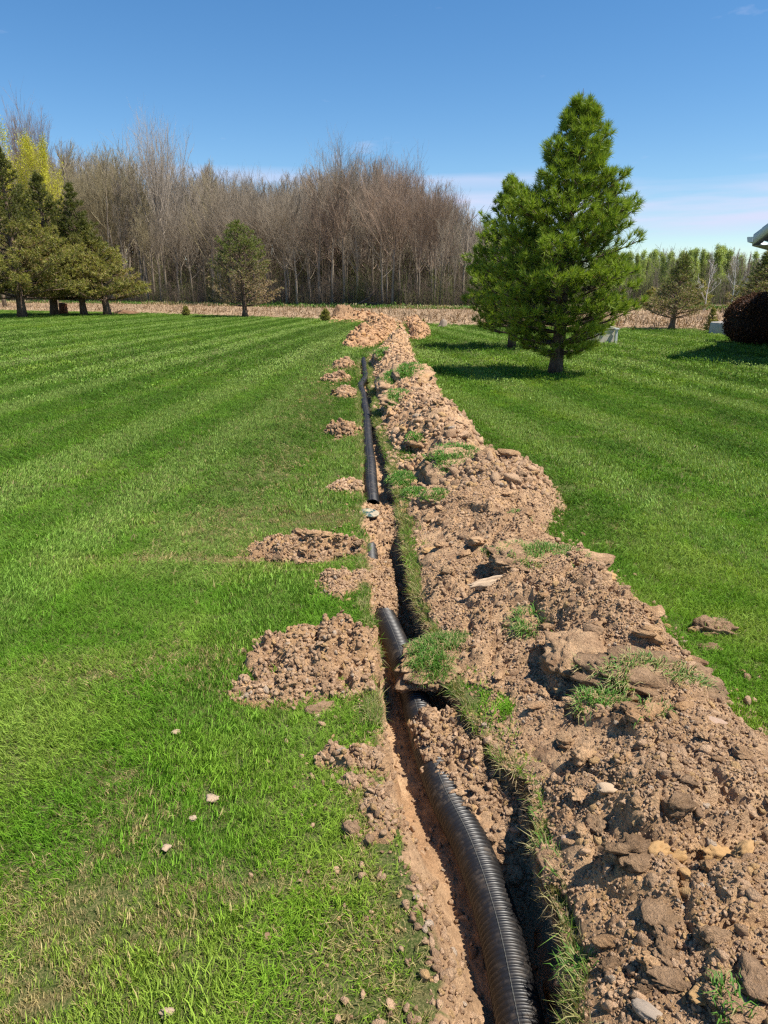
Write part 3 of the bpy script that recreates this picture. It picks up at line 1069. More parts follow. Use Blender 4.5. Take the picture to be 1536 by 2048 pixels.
def fringe():
    """longer pale grass hanging over the trench edges and round the heaps"""
    r = np.random.default_rng(5)
    n = 5200
    y = .9 + 16.5 * r.uniform(size=n) ** 1.7
    dens = np.interp(y, [.9, 1.2, 1.45, 1.7, 2.0, 2.2, 2.6, 3.0, 4.5, 17], [.3, .32, .22, .2, .06, .2, .4, .6, .8, .8]) * (.35 + .5 * (vn(y * 6, y * 0 + .3, 141) > -.15))
    y = y[r.uniform(size=n) < dens]
    n = len(y)
    x = e_right(y) + r.uniform(size=n) * np.maximum(.035, itp(BL, y) + .03)
    z = np.maximum(lawn_z(x, y), bank_z(x, y)) - .004
    lean = np.pi + r.normal(0, .7, n)
    ang = r.uniform(.2, 1.0, n)
    s = r.uniform(.4, .85, n) * (1 + .03 * y)
    m = 1500
    y2 = 2.3 + 15 * r.uniform(size=m) ** 1.5
    x2 = e_left(y2) - r.uniform(0, .05, m)
    ok = soil_top(x2, y2) < .02
    x2, y2 = x2[ok], y2[ok]
    m = len(x2)
    P = np.concatenate([np.stack([x, y, z], 1), np.stack([x2, y2, np.full(m, -.002)], 1)])
    lean = np.concatenate([lean, r.normal(0, .8, m)])
    ang = np.concatenate([ang, r.uniform(.1, .8, m)])
    s = np.concatenate([s, r.uniform(.4, .8, m) * (1 + .02 * y2)])
    # dead roots and blades hanging down the dug face
    h_ = 700
    y3 = 1.0 + 5 * r.uniform(size=h_) ** 1.2
    x3 = e_right(y3) + .012
    P = np.concatenate([P, np.stack([x3, y3, -r.uniform(.0, .06, h_)], 1)])
    lean = np.concatenate([lean, np.pi + r.normal(0, .5, h_)])
    ang = np.concatenate([ang, r.uniform(1.7, 2.7, h_)])
    s = np.concatenate([s, r.uniform(.3, .8, h_)])
    Rr = np.stack([-ang, ang * 0, lean - np.pi / 2], 1)
    S = np.stack([s, s, s], 1)
    pal = np.array([(.13, .24, .035), (.24, .28, .08), (.42, .37, .18)])
    C = pal[np.searchsorted([.36, .66], r.uniform(size=n + m))]
    C = np.concatenate([C, np.array([[.36, .27, .16]]) * r.uniform(.6, 1.2, (h_, 1))])
    n = len(P)
    scatter('trench_edge_grass', GR_LONG, P, Rr, S, np.random.default_rng(3).integers(0, NV, n), C, 'longer pale grass hanging over both edges of the trench', 'grass')


fringe()


# ------------------------------------------------------------------ pipes
def pipe_mat():
    m, nt, b = new_mat('black_pipe_plastic')
    p = geo_pos(nt)
    nz = noise(nt, 26, 6, 0.7, p)
    nz2 = noise(nt, 5, 4, 0.6, p)
    mm = N(nt, 'ShaderNodeMath', operation='MULTIPLY')
    nt.links.new(mrange(nt, nz, .50, .66), mm.inputs[0])
    nt.links.new(mrange(nt, nz2, .42, .62), mm.inputs[1])
    fac = N(nt, 'ShaderNodeMath', operation='MULTIPLY_ADD')      # film of dust, thicker in blotches
    nt.links.new(mm.outputs[0], fac.inputs[0])
    fac.inputs[1].default_value = .20
    fac.inputs[2].default_value = .008
    c = mixc(nt, fac.outputs[0], (0.009, 0.009, 0.010), (0.36, 0.26, 0.17))
    nt.links.new(c, b.inputs['Base Color'])
    nt.links.new(mrange(nt, fac.outputs[0], 0, .4, .42, .85), b.inputs['Roughness'])
    b.inputs['Specular IOR Level'].default_value = .5
    return m


M_PIPE = pipe_mat()
M_SEAM = plain_mat('pipe_seam', (0.055, 0.055, 0.05), .6, .2)


def smooth_path(tab, step, zf):
    y = np.arange(tab[0, 0], tab[-1, 0], step)
    # Catmull-Rom through the table keeps the pipe's bends round
    yk, xk = tab[:, 0], tab[:, 1]
    mk = np.gradient(xk, yk)
    i = np.clip(np.searchsorted(yk, y) - 1, 0, len(yk) - 2)
    h = yk[i + 1] - yk[i]
    t = (y - yk[i]) / h
    x = (2 * t ** 3 - 3 * t ** 2 + 1) * xk[i] + (t ** 3 - 2 * t ** 2 + t) * h * mk[i] + (-2 * t ** 3 + 3 * t ** 2) * xk[i + 1] + (t ** 3 - t ** 2) * h * mk[i + 1]
    return np.stack([x, y, zf(y)], 1)


def corrugated(name, path, rad, pitch, depth, sides, label):
    d = np.concatenate([[0], np.cumsum(np.linalg.norm(np.diff(path, axis=0), axis=1))])
    per = 6
    s = np.arange(0, d[-1], pitch / per)
    pts = np.stack([np.interp(s, d, path[:, k]) for k in range(3)], 1)
    prof = np.array([1, 1, 1, .35, 0, .35])[np.arange(len(s)) % per]
    rads = rad - depth * (1 - prof)
    g = Geo()
    g.tube(pts, rads, sides, cap=False)
    # open end: inner wall and rim
    n = 14
    for end in (0, -1):
        seg = pts[:n] if end == 0 else pts[::-1][:n]
        g.tube(seg, np.full(n, rad - depth - .004), sides, cap=False)
    root = bpy.data.objects.new(name, None)
    COL.objects.link(root)
    root.location = pts[0]
    base = np.array(pts[0])
    me = g.mesh('pipe_wall', M_PIPE)
    co = np.empty(len(me.vertices) * 3, np.float32)
    me.vertices.foreach_get('co', co)
    co = (co.reshape(-1, 3) - base).astype(np.float32)
    me.vertices.foreach_set('co', co.ravel())
    link('pipe_wall', me, root)
    # moulded seam line running along the crown
    tan = np.gradient(pts, axis=0)
    tan /= np.linalg.norm(tan, axis=1, keepdims=True)
    a = np.cross(tan, [0, 0, 1.0])
    a /= np.linalg.norm(a, axis=1, keepdims=True)
    up = np.cross(a, tan)
    ang = R(-14)
    dirv = up * math.cos(ang) + a * math.sin(ang)
    g2 = Geo()
    c = pts + dirv * (rads + .0006)[:, None] - base
    sd = a * .0016
    v = np.concatenate([c - sd - dirv * .002, c - sd, c + sd, c + sd - dirv * .002], 1).reshape(-1, 3)
    m = len(c)
    i = np.arange(m - 1)[:, None] * 4
    q = np.concatenate([np.stack([i + k, i + k + 1, i + 4 + k + 1, i + 4 + k], -1).reshape(-1, 4) for k in range(3)])
    g2.add(v, None, q)
    link('seam', g2.mesh('seam', M_SEAM), root)
    tag(root, label, 'pipe')
    return root


zn = lambda y: np.interp(y, [.8, 1.6, 2.2, 2.7, 3.6, 4.0, 4.3, 4.6, 4.95], [-.16, -.155, -.14, -.128, -.135, -.155, -.145, -.15, -.17]) + .004 * np.sin(y * 5)
zf2 = lambda y: np.interp(y, [5.4, 5.6, 6.2, 9, 11, 12.4, 13, 15, 17.6, 18.4], [-.07, -.06, -.06, -.055, -.04, -.01, -.02, -.03, -.0, -.06]) + .006 * np.sin(y * 3.1)
corrugated('drain_pipe', smooth_path(PX, .01, zn), .0605, .0168, .0072, 40, 'black corrugated drain pipe in the near trench, partly buried in soil')
corrugated('drain_pipe', smooth_path(PX2, .02, zf2), .062, .0185, .0045, 28, 'long wavy black drain pipe lying in the far part of the trench')


# soil dribbled over the near pipe where the bank has slumped
SPILLS = [('loose soil slumped over the right half of the near corrugated pipe', 1.86, 2.53, -.060, .20, .026, 501, 0.0),
          ('loose soil covering the near pipe between its exposed end and the short stub', 3.50, 4.17, -.12, .16, .034, 503, .45)]


def spill_z(X, Y, sp):
    """surface of slumped soil and how much it covers (<= 0: none)"""
    _, y0, y1, s0, s1, amp, sd, extra = sp
    cx = np.interp(Y, PX[:, 0], PX[:, 1])
    u = X - cx
    t = (Y - y0) / (y1 - y0)
    base = np.where(np.abs(u) < .0605, zn(Y) + np.sqrt(np.clip(.0605 ** 2 - u * u, 0, None)), -9)
    # the slump reaches furthest over the pipe at its far end
    reach = extra + np.interp(t, [0, .15, .45, .75, .93, 1.0], [-.95, -.25, .04, .36, .46, -.8])
    k = reach + .55 * fbm(X * 24, Y * 24, sd, 4, .6) + 1.1 * (u - s0) / (s1 - s0) - .25
    k = np.where((t < 0) | (t > 1) | (u < s0) | (u > s1), -1, k)
    c = np.clip(k, 0, 1)
    z = np.maximum(base, floor_z(X, Y)) + amp * c ** .6 + sst(0, .4, c) * (.55 * lumps(X, Y, sd) + .006) - .012 * (1 - np.clip(k * 4, 0, 1)) - .004
    return z, k


for sp in SPILLS:
    label, y0, y1, s0, s1 = sp[:5]
    n1, n2 = int((y1 - y0) / .005), 60
    Y = np.repeat(np.linspace(y0, y1, n1)[:, None], n2, 1)
    X = np.interp(Y, PX[:, 0], PX[:, 1]) + np.linspace(s0, s1, n2)[None]
    Z, k = spill_z(X.ravel(), Y.ravel(), sp)
    v = np.stack([X.ravel(), Y.ravel(), Z], -1)
    c0 = v.mean(0)
    q = grid_faces(n1, n2)
    q = q[k[q].max(1) > 0.0]
    used = np.unique(q)
    mp_ = np.zeros(len(v), int)
    mp_[used] = np.arange(len(used))
    o = link('soil_spill', mesh_np('soil_spill', v[used] - c0, None, mp_[q], M_SOIL), loc=c0)
    tag(o, label, 'soil')


# round cap lying where the far pipe starts
def pipe_cap():
    x, y = gp(738, 1029, -.02)
    g = Geo()
    th = np.linspace(0, 2 * np.pi, 41)[:-1]
    prof = [(0, .0), (.066, .0), (.074, .004), (.0765, .010), (.075, .016), (.066, .0175), (.060, .0150), (.02, .0145), (0, .0145)]
    rings = [[(r * math.cos(a), r * math.sin(a), z) for a in th] for r, z in prof[1:-1]]
    v = np.array([(0, 0, 0)] + [p for rg in rings for p in rg] + [(0, 0, prof[-1][1])])
    t, q = [], []
    m = len(th)
    for j in range(m):
        t.append([0, 1 + (j + 1) % m, 1 + j])
        for k in range(len(rings) - 1):
            q.append([1 + k * m + j, 1 + k * m + (j + 1) % m, 1 + (k + 1) * m + (j + 1) % m, 1 + (k + 1) * m + j])
        b0 = 1 + (len(rings) - 1) * m
        t.append([len(v) - 1, b0 + j, b0 + (j + 1) % m])
    g.add(v, t, q)
    m_, nt, b = new_mat('muddy_green_plastic')
    tco = N(nt, 'ShaderNodeTexCoord').outputs['Object']
    c = mixc(nt, mrange(nt, noise(nt, 28, 5, .6, tco), .47, .56), (0.045, 0.085, 0.075), (0.42, 0.34, 0.22))
    nt.links.new(c, b.inputs['Base Color'])
    b.inputs['Roughness'].default_value = .5
    root = bpy.data.objects.new('pipe_cap', None)
    COL.objects.link(root)
    root.location = (x, y, float(surf(x, y)[0]) + .018)
    root.rotation_euler = (R(7), R(4), .4)
    link('cap_disc', g.mesh('cap_disc', m_), root)
    g3 = Geo()
    g3.tube([(0, 0, -.035), (0, 0, .001)], [.052, .052], 28)
    link('spigot', g3.mesh('spigot', M_PIPE), root)
    tag(root, 'round muddy green plastic cap lying at the near end of the far pipe', 'cap')


pipe_cap()

# ------------------------------------------------------------------ soil crumbs: the countless small ones
CRUMB = source_collection('crumb', [clod_mesh('crumb', 2, 700 + i, M_SOIL_I, .62, .8, .8) for i in range(9)])


def crumb_cols(n, x, y):
    k = RNG.uniform(size=n)
    c = np.where((k < .54)[:, None], np.array([[.60, .40, .25]]), np.where((k < .86)[:, None], np.array([[.38, .24, .145]]), np.where((k < .975)[:, None], np.array([[.58, .37, .17]]), np.array([[.56, .45, .34]]))))
    return c * RNG.uniform(.78, 1.15, (n, 1)) * (1 + .18 * fbm(x * 2, y * 2, 150, 3))[:, None]


def crumbs():
    P, S, C = [], [], []

    def batch(x, y, s, emb=.25, tone_=(1, 1, 1)):
        ok = s > 0
        x, y, s = x[ok], y[ok], s[ok]
        z = surf(x, y)
        P.append(np.stack([x, y, z - s * emb + s * .3], 1))
        S.append(np.stack([s * RNG.uniform(.7, 1.3, len(s)), s, s * RNG.uniform(.7, 1.1, len(s))], 1))
        C.append(crumb_cols(len(s), x, y) * np.array([tone_]))
    # over the bank
    for n, y0, y1, p, smin, smax in ((150000, .5, 6, 1.3, .0025, .0085), (3600, .5, 6, 1.25, .009, .022), (18000, 5, 26, 1.5, .010, .035), (1600, 5, 26, 1.3, .03, .065)):
        y = y0 + (y1 - y0) * RNG.uniform(size=n) ** p
        l = e_right(y) + itp(BL, y) - .03
        r = itp(BR, y) + .05
        x = l + (r - l) * RNG.uniform(-.02, 1.03, n)
        s = smin + (smax - smin) * RNG.uniform(size=n) ** 2.6
        patch = fbm(x * 3.3, y * 3.3, 151, 2)
        s = np.where(RNG.uniform(size=n) < .75 + .9 * patch, s, 0)
        batch(x, y, s)
    # loose backfill in the trench, on its slope and along the lip
    n = 7000
    y = .7 + 4.9 * RNG.uniform(size=n) ** 1.1
    l, r = e_left(y), e_right(y)
    x = l - .02 + (r - l + .02) * RNG.uniform(size=n)
    z = surf(x, y)
    px = itp(PX, y)
    s = .003 + .014 * RNG.uniform(size=n) ** 3
    on_pipe = (np.abs(x - px) < .062) & (z < -.125)
    s = np.where(on_pipe | (RNG.uniform(size=n) > .35 + .65 * sst(-.2, -.1, z)), 0, s)
    batch(x, y, s)
    for sp in SPILLS:
        n = 3200
        y = RNG.uniform(sp[1], sp[2], n)
        x = itp(PX, y) + RNG.uniform(sp[3], sp[4], n)
        z, k = spill_z(x, y, sp)
        s = .0025 + .012 * RNG.uniform(size=n) ** 3
        ok = (k > .05) & (x < e_right(y) - .01)
        x, y, z, s = x[ok], y[ok], z[ok], s[ok]
        P.append(np.stack([x, y, z + s * .1], 1))
        S.append(np.stack([s * RNG.uniform(.7, 1.3, len(s)), s, s * RNG.uniform(.7, 1.1, len(s))], 1))
        C.append(crumb_cols(len(s), x, y))
    # heaps
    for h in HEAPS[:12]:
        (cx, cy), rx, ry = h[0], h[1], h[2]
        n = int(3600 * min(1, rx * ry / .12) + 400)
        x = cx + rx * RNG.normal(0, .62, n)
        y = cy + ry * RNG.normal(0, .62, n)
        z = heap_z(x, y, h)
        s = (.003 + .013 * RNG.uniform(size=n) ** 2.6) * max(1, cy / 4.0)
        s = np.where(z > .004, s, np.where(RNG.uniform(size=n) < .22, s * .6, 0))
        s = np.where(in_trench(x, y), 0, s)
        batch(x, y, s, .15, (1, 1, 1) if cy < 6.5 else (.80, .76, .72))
    # far banks
    for (x0, x1, y0, y1, fn, n) in ((-1.5, .6, 20.6, 43, far_left_z, 5000), (.85, 2.2, 24.5, 41, far_right_z, 2500), (-3.0, 1.6, 38.5, 46, None, 1500)):
        x = RNG.uniform(x0, x1, n)
        y = RNG.uniform(y0, y1, n)
        s = .03 + .08 * RNG.uniform(size=n) ** 2.5
        if fn is not None:
            s = np.where(fn(x, y) > .02, s, 0)
        batch(x, y, s, .25, (.84, .74, .64))
    # a few strays on the lawn beside the heaps and the lip
    n = 420
    y = 1.1 + 5 * RNG.uniform(size=n) ** 1.4
    x = e_left(y) - .02 - np.abs(RNG.normal(0, .16, n))
    s = .004 + .012 * RNG.uniform(size=n) ** 2
    batch(x, y, np.where(in_trench(x, y), 0, s), -.4)
    n = 160
    y = 2.0 + 8 * RNG.uniform(size=n) ** 1.4
    x = itp(BR, y) + np.abs(RNG.normal(0, .10, n))
    batch(x, y, .006 + .016 * RNG.uniform(size=n) ** 2, -.4)
    P_, S_, C_ = np.concatenate(P), np.concatenate(S), np.concatenate(C)
    n = len(P_)
    rot = RNG.uniform(-3.14, 3.14, (n, 3)) * np.array([.35, .35, 1])
    scatter('soil_crumbs', CRUMB, P_, rot, S_, RNG.integers(0, 9, n), C_, 'countless small crumbs of dry soil over the bank, heaps and trench', 'soil')
    return n


ncr = crumbs()

# ------------------------------------------------------------------ larger clods, each one a thing
CLODS = [clod_mesh('soil_clod', 4, 800 + i, M_SOIL, .46, .62, .85) for i in range(8)]
DCLODS = [clod_mesh('soil_clod', 4, 850 + i, M_DKSOIL, .46, .62, .85) for i in range(4)]


def put_clod(x, y, s, meshes, label, group, col=(1, 1, 1, 1), flat=1.0, name='soil_clod', cat='soil clod'):
    z = float(surf(x, y)[0])
    o = link(name, random.choice(meshes), loc=(x, y, z + s * .28 * flat), rot=(random.uniform(-.3, .3), random.uniform(-.3, .3), random.uniform(0, 6.28)),
             scale=(s * random.uniform(.9, 1.3), s * random.uniform(.75, 1.0), s * flat * random.uniform(.8, 1.05)))
    o.color = col
    return tag(o, label, cat, group)


def clod_row(n, yr, smin, smax, label, group, pw=1.2, dark=.22):
    for i in range(n):
        y = yr[0] + (yr[1] - yr[0]) * random.random() ** pw
        ya = np.array([y])
        l, r = float((e_right(ya) + itp(BL, ya))[0]) + .05, float(itp(BR, ya)[0]) - .03
        x = random.uniform(l, r)
        s = smin + (smax - smin) * random.random() ** 2.0
        k = random.random()
        t = random.uniform(.8, 1.12)
        size = 'large' if s > smin + .5 * (smax - smin) else 'small' if s < smin + .12 * (smax - smin) else 'middling'
        if k < dark:
            put_clod(x, y, s, DCLODS, size + ' dark brown ' + label, size + ' dark ' + group, (t, t, t, 1))
        else:
            put_clod(x, y, s, CLODS, size + ' tan ' + label, size + ' tan ' + group, (t, t * .98, t * .95, 1))


clod_row(80, (.8, 2.5), .014, .046, 'clod loose on the near spoil bank, right of the ribbed pipe', 'clods on the near spoil bank')
clod_row(70, (2.5, 5.5), .016, .055, 'clod loose on the middle of the bank near the grassy sod patch', 'clods on the middle of the spoil bank')
clod_row(60, (5.5, 20), .03, .10, 'clod loose on the far stretch of the bank beside the far pipe', 'clods on the far spoil bank')
for i in range(34):
    a, q = random.uniform(0, 6.28), math.sqrt(random.random()) * .85
    (cx, cy), rx, ry = HEAPS[0][:3]
    put_clod(cx + rx * q * math.cos(a), cy + ry * q * math.sin(a), random.uniform(.012, .028), CLODS if random.random() < .8 else DCLODS,
             'brown clod on the broad crumbly heap left of the pipe', 'clods on the broad heap')
for i in range(16):
    a, q = random.uniform(0, 6.28), math.sqrt(random.random()) * .85
    (cx, cy), rx, ry = HEAPS[2][:3]
    put_clod(cx + rx * q * math.cos(a), cy + ry * q * math.sin(a), random.uniform(.018, .045), CLODS if random.random() < .8 else DCLODS,
             'clod on the low heap left of the short buried pipe stretch', 'clods on the low heap')
for i in range(26):
    y = random.uniform(1.75, 2.5)
    ya = np.array([y])
    px_, er_ = float(itp(PX, ya)[0]), float(e_right(ya)[0])
    put_clod(random.uniform(px_ + .03, er_ - .02), y, random.uniform(.012, .03), CLODS, 'clod in the loose soil slumped over the near pipe', 'clods in the slumped soil')
for i in range(20):
    y = random.uniform(3.55, 4.9)
    ya = np.array([y])
    put_clod(random.uniform(float(e_left(ya)[0]) + .03, float(e_right(ya)[0]) - .06), y, random.uniform(.012, .034), CLODS, 'clod in the backfilled trench beyond the ribbed pipe', 'clods in the backfill')

# stones and clods that can be told apart: pixel, size, aspect, stone kind, label, name
ONE = [
    (637, 1345, .036, (1.0, .55, .45), 'pale', 'oval tan stone lying on the broad crumbly heap', 'stone', 1.2),
    (1300, 2012, .034, (1.1, .7, .6), 'grey', 'grey stone at the bottom right of the spoil bank', 'stone', -.5),
    (797, 1166, .048, (.85, .8, .9), 'tan', 'large tan stone in the backfilled trench between the pipe stretches', 'stone', .3),
    (1310, 1697, .036, (1.0, .9, .8), 'ochre', 'larger of two ochre clay lumps beside the dark slab', 'clay lump', .5),
    (1357, 1703, .025, (1.1, .9, .8), 'ochre', 'smaller of two ochre clay lumps beside the dark slab', 'clay lump', .1),
    (1376, 1748, .020, (.9, 1.1, .9), 'ochre', 'small ochre lump below the two ochre clay lumps', 'clay lump', .9),
    (1440, 1690, .050, (1.1, .8, .7), 'ochre', 'wide yellowish clay clod right of the ochre lumps', 'clay lump', .2),
    (1187, 1507, .034, (.7, 1.1, .35), 'ochre', 'flat upright orange brown stone on the bank, near the slumped soil', 'stone', .2),
    (1130, 1677, .020, (.7, 1.2, .6), 'pink', 'small pinkish oval stone near the grassy trench edge', 'stone', -.3),
    (1418, 1440, .055, (1.2, .8, .5), 'pink', 'smooth rounded pinkish stone at the right foot of the bank', 'stone', -.4),
    (1207, 1168, .045, (1.5, .9, .45), 'ochre', 'flat orange clay clod at the foot of the bank by the grassy sod', 'clay lump', .2),
    (990, 1156, .075, (1.8, .5, .5), 'tan', 'long tan clod lying across the bank below the grassy sod', 'clay lump', .25),
    (880, 1092, .075, (1.3, .9, .25), 'ochre', 'flat yellow clay slab near the trench, beside a dark hole', 'clay lump', .2),
    (752, 968, .045, (1.2, .7, .6), 'tan', 'tan stone lying against the far pipe', 'stone', .1),
    (890, 1452, .050, (1.1, .7, .8), 'ochre', 'orange clay chunk lodged in the trench right of the pipe', 'clay lump', .8),
    (700, 1657, .040, (.9, 1.0, .8), 'dark', 'dark rounded clod on the lawn, left of the half buried pipe', 'clod', .0),
    (636, 1415, .050, (1.1, .9, .7), 'dark', 'dark clod on the grass below the broad heap', 'clod', .4),
    (352, 1467, .015, (1.3, .9, .7), 'pale', 'pale crumb on the lawn nearest to the broad heap', 'crumb', .4),
    (424, 1600, .019, (1.2, 1, .7), 'pale', 'largest of three pale crumbs on the lawn left of the pipe', 'crumb', .2),
    (387, 1643, .013, (1, .9, .7), 'pale', 'middle one of three pale crumbs on the lawn left of the pipe', 'crumb', .2),
    (332, 1700, .014, (1.2, .9, .7), 'pale', 'lowest of three pale crumbs on the lawn left of the pipe', 'crumb', 1.2),
    (335, 2030, .016, (1, 1, .8), 'pale', 'round pale crumb in the grass at the bottom of the picture', 'crumb', .2),
    (1270, 1672, .070, (1.0, .95, .55), 'dark', 'large dark earthy slab on the near bank with ochre lumps beside it', 'clod', .6),
    (1195, 1655, .040, (.8, 1.2, .6), 'dark', 'smooth dark clod left of the large dark slab', 'clod', .5),
    (1350, 1630, .050, (.9, .95, .6), 'dark', 'dark rounded clod behind the ochre lumps', 'clod', .5),
    (1330, 1830, .055, (1.1, 1.0, .45), 'dark', 'flat cracked dark slab in the middle of the near bank', 'clod', .5),
    (1335, 1905, .045, (.8, 1.1, .6), 'dark', 'blunt dark clod below the flat cracked slab', 'clod', -.4),
    (1335, 1950, .045, (1.2, .8, .5), 'dark', 'broad dark clod above the grey stone', 'clod', -.3),
    (1510, 1960, .050, (.7, 1.3, .6), 'dark', 'long dark clod at the right picture edge near the bottom', 'clod', -.3),
    (1425, 1870, .040, (1, .9, .7), 'dark', 'squat dark clod right of the flat cracked slab', 'clod', -.3),
    (1410, 1985, .032, (1.2, .7, .6), 'ochre', 'orange clay lump near the bottom right corner', 'clay lump', .5),
    (1490, 1700, .035, (1, .8, .7), 'ochre', 'ochre lump at the right picture edge', 'clay lump', .5),
    (1215, 1585, .03, (1.2, .9, .6), 'tan', 'tan clod on the bank above the dark clods', 'clod', .1),
    (1068, 1135, .035, (1.2, .8, .9), 'tan', 'upright tan clod leaning against the grassy sod patch', 'clod', .1),
    (930, 1065, .06, (1, .9, .9), 'dark', 'dark clod beside the flat yellow clay slab', 'clod', .1),
    (1420, 1290, .055, (1.1, .8, .7), 'dark', 'brown clod on the lawn beside the rooty sod lump', 'clod', .1),
    (1400, 1325, .04, (.9, .8, .6), 'tan', 'tan flat clod at the right foot of the bank near the rooty sod lump', 'clod', .4),
]
for i, (px, py, s, asp, kind, label, nm, rz) in enumerate(ONE):
    x, y = gp(px, py, 0.0)
    zz = float(surf(x, y)[0])
    for _ in range(3):              # walk to where the ray meets the surface
        x, y = gp(px, py, min(zz + s * .3, .5))
        zz = float(surf(x, y)[0])
    rough = nm in ('clod', 'clay lump', 'crumb')
    me = clod_mesh(nm.replace(' ', '_'), 4 if s > .03 else 3, 900 + i, M_STONE[kind], .46 if rough else .16, .9, .55 if rough else .4)
    o = link(nm.replace(' ', '_'), me, loc=(x, y, zz + s * asp[2] * .08 + (.012 if nm == 'crumb' else 0)), rot=(random.uniform(-.15, .15), random.uniform(-.15, .15), rz), scale=(s * asp[0], s * asp[1], s * asp[2]))
    tag(o, label, nm)


# ------------------------------------------------------------------ sods: lumps of turf with grass on them
def sod(px, py, rx, ry, th, label, green=1.0, tilt=(0, 0), dens=1.0, grass_s=1.0, z_up=0.0, rz=0.0, dark=False, bare=False, z_abs=None):
    x, y = gp(px, py, .1)
    zz = float(surf(x, y)[0])
    for _ in range(3):
        x, y = gp(px, py, min(max(zz, -.05), .5))
        zz = float(surf(x, y)[0])
    if z_abs is not None:
        zz = z_abs
        x, y = gp(px, py, zz)
    sd = int(px * 3 + py)
    v, f = ico(5 if y < 4 else 4)
    v = np.sign(v) * np.abs(v) ** .72
    v = v * (1 + .30 * n3(v, sd, 1.7)[:, None] + .24 * n3(v, sd + 3, 4.6)[:, None] + .13 * n3(v, sd + 4, 12)[:, None] + .06 * n3(v, sd + 6, 29)[:, None])
    v = v * np.array([rx, ry, th])
    root = bpy.data.objects.new('sod', None)
    COL.objects.link(root)
    root.location = (x, y, zz + z_up - th * .25)
    root.rotation_euler = (tilt[0], tilt[1], rz)
    link('soil', mesh_np('soil', v, f, None, M_DKSOIL if dark else M_SOIL), root)
    if not bare:
        r = np.random.default_rng(sd)
        n = int(2000 * dens * (rx * ry) / .02)
        n = min(n, 4200)
        a = r.uniform(0, 6.28, n)
        d = np.sqrt(r.uniform(size=n)) * (.98 + .16 * np.sin(a * 3 + sd) + .1 * np.sin(a * 7))
        bx, by = np.cos(a) * d * rx * .95, np.sin(a) * d * ry * .95
        bz = th * (.72 * np.clip(1 - d ** 4, 0, 1) + .1) + .10 * th * r.normal(size=n)
        keep = fbm(bx * 14 / max(1, y / 4), by * 14 / max(1, y / 4), sd, 2) + .45 + .5 * (green - .5) > r.uniform(0, .5, n) * (1 if y < 8 else .1)
        a, d, bx, by, bz = a[keep], d[keep], bx[keep], by[keep], bz[keep]
        n = len(a)
        L = .045 * grass_s * r.uniform(.4, 1.4, n) * max(1, y / 5)
        w = .0034 * max(1, y / 3.2)
        ya = r.uniform(0, 6.28, n)
        out = np.stack([np.cos(ya) + 1.2 * np.cos(a) * d, np.sin(ya) + 1.2 * np.sin(a) * d, np.zeros(n)], 1)
        out /= np.linalg.norm(out, axis=1, keepdims=True) + 1e-6
        side = np.stack([-out[:, 1], out[:, 0], np.zeros(n)], 1) * w / 2
        p = np.stack([bx, by, bz], 1)
        b = r.uniform(.2, 1.3, n)[:, None]
        up = np.array([[0, 0, 1.0]])
        m_ = p + up * (L[:, None] * .5) + out * L[:, None] * .3 * b
        t_ = p + up * (L[:, None] * (.9 - .6 * b)) + out * L[:, None] * .8 * b
        V = np.stack([p - side, p + side, m_ - side * .85, m_ + side * .85, t_], 1).reshape(-1, 3)
        k = np.arange(n)[:, None] * 5
        T = np.concatenate([k + np.array([[0, 1, 3]]), k + np.array([[0, 3, 2]]), k + np.array([[2, 3, 4]])])
        tint = np.repeat(r.uniform(0, 1, n), 5)
        dry = np.repeat((r.uniform(size=n) < (.10 + .55 * (1 - green))) * r.uniform(.5, 1, n), 5)
        link('grass', mesh_np('grass', V, T, None, M_SODGRASS, False, {'tint': tint, 'dry': dry}), root)
    tag(root, label, 'sod')
    return root


M_SODGRASS = leaf_mat('sod_grass', False, (0.085, 0.20, 0.026), trans=.3, var=.35)
sod(872, 1316, .135, .20, .034, 'turf flap fallen across the near trench, covering part of the ribbed pipe', .6, (R(5), R(-6)), 1.5, 1.15, z_abs=.01, rz=-.45)
sod(915, 925, .27, .36, .10, 'rounded clump of dark green turf on the bank beside the dark hollow', .98, (R(12), 0), 1.2, .8)
sod(795, 773, .32, .62, .10, 'green turf slab tilted on the far bank, the upper of a pair', .95, (R(10), R(-4)), 1.0, .6)
sod(802, 800, .26, .40, .09, 'green turf slab on the far bank, the lower of a pair', .95, (R(10), R(4)), 1.0, .6)
sod(1090, 1122, .30, .20, .06, 'wide grassy turf patch on the right side of the bank, littered with soil', .7, (R(8), R(5)), .9, .9)
sod(1066, 1262, .10, .11, .05, 'drooping green turf tuft beside the big broken clod on the bank', .75, (R(20), R(-8)), .9, 1.5)
sod(1195, 1412, .10, .06, .03, 'dark tuft of turf under a ledge on the near bank', .7, (R(15), 0), .9, 1.2)
sod(1298, 1432, .08, .06, .03, 'small half dry turf tuft right of the ledge tuft on the near bank', .45, (R(12), 0), .8, 1.0)
sod(832, 992, .12, .13, .06, 'small turf tuft on the trench edge, one of two below the turf clump', .9, (R(8), 0), 1.0, 1.0)
sod(878, 996, .15, .12, .05, 'small turf strip on the bank, right of the trench edge tuft', .85, (R(8), 0), .8, .9)
sod(808, 968, .13, .2, .06, 'turf tuft on the trench edge, left of the small turf strip', .9, (R(8), 0), 1.0, 1.0)
sod(1035, 1043, .08, .10, .06, 'dark green turf poking out of a hollow in the bank', .9, (R(25), 0), .7, .9)
sod(825, 742, .30, .9, .10, 'green turf strip on the right edge of the far bank', .9, (R(4), 0), .8, .6)
sod(768, 712, .22, .9, .12, 'small turf lump near the top of the far bank', .8, (R(4), 0), .6, .6)
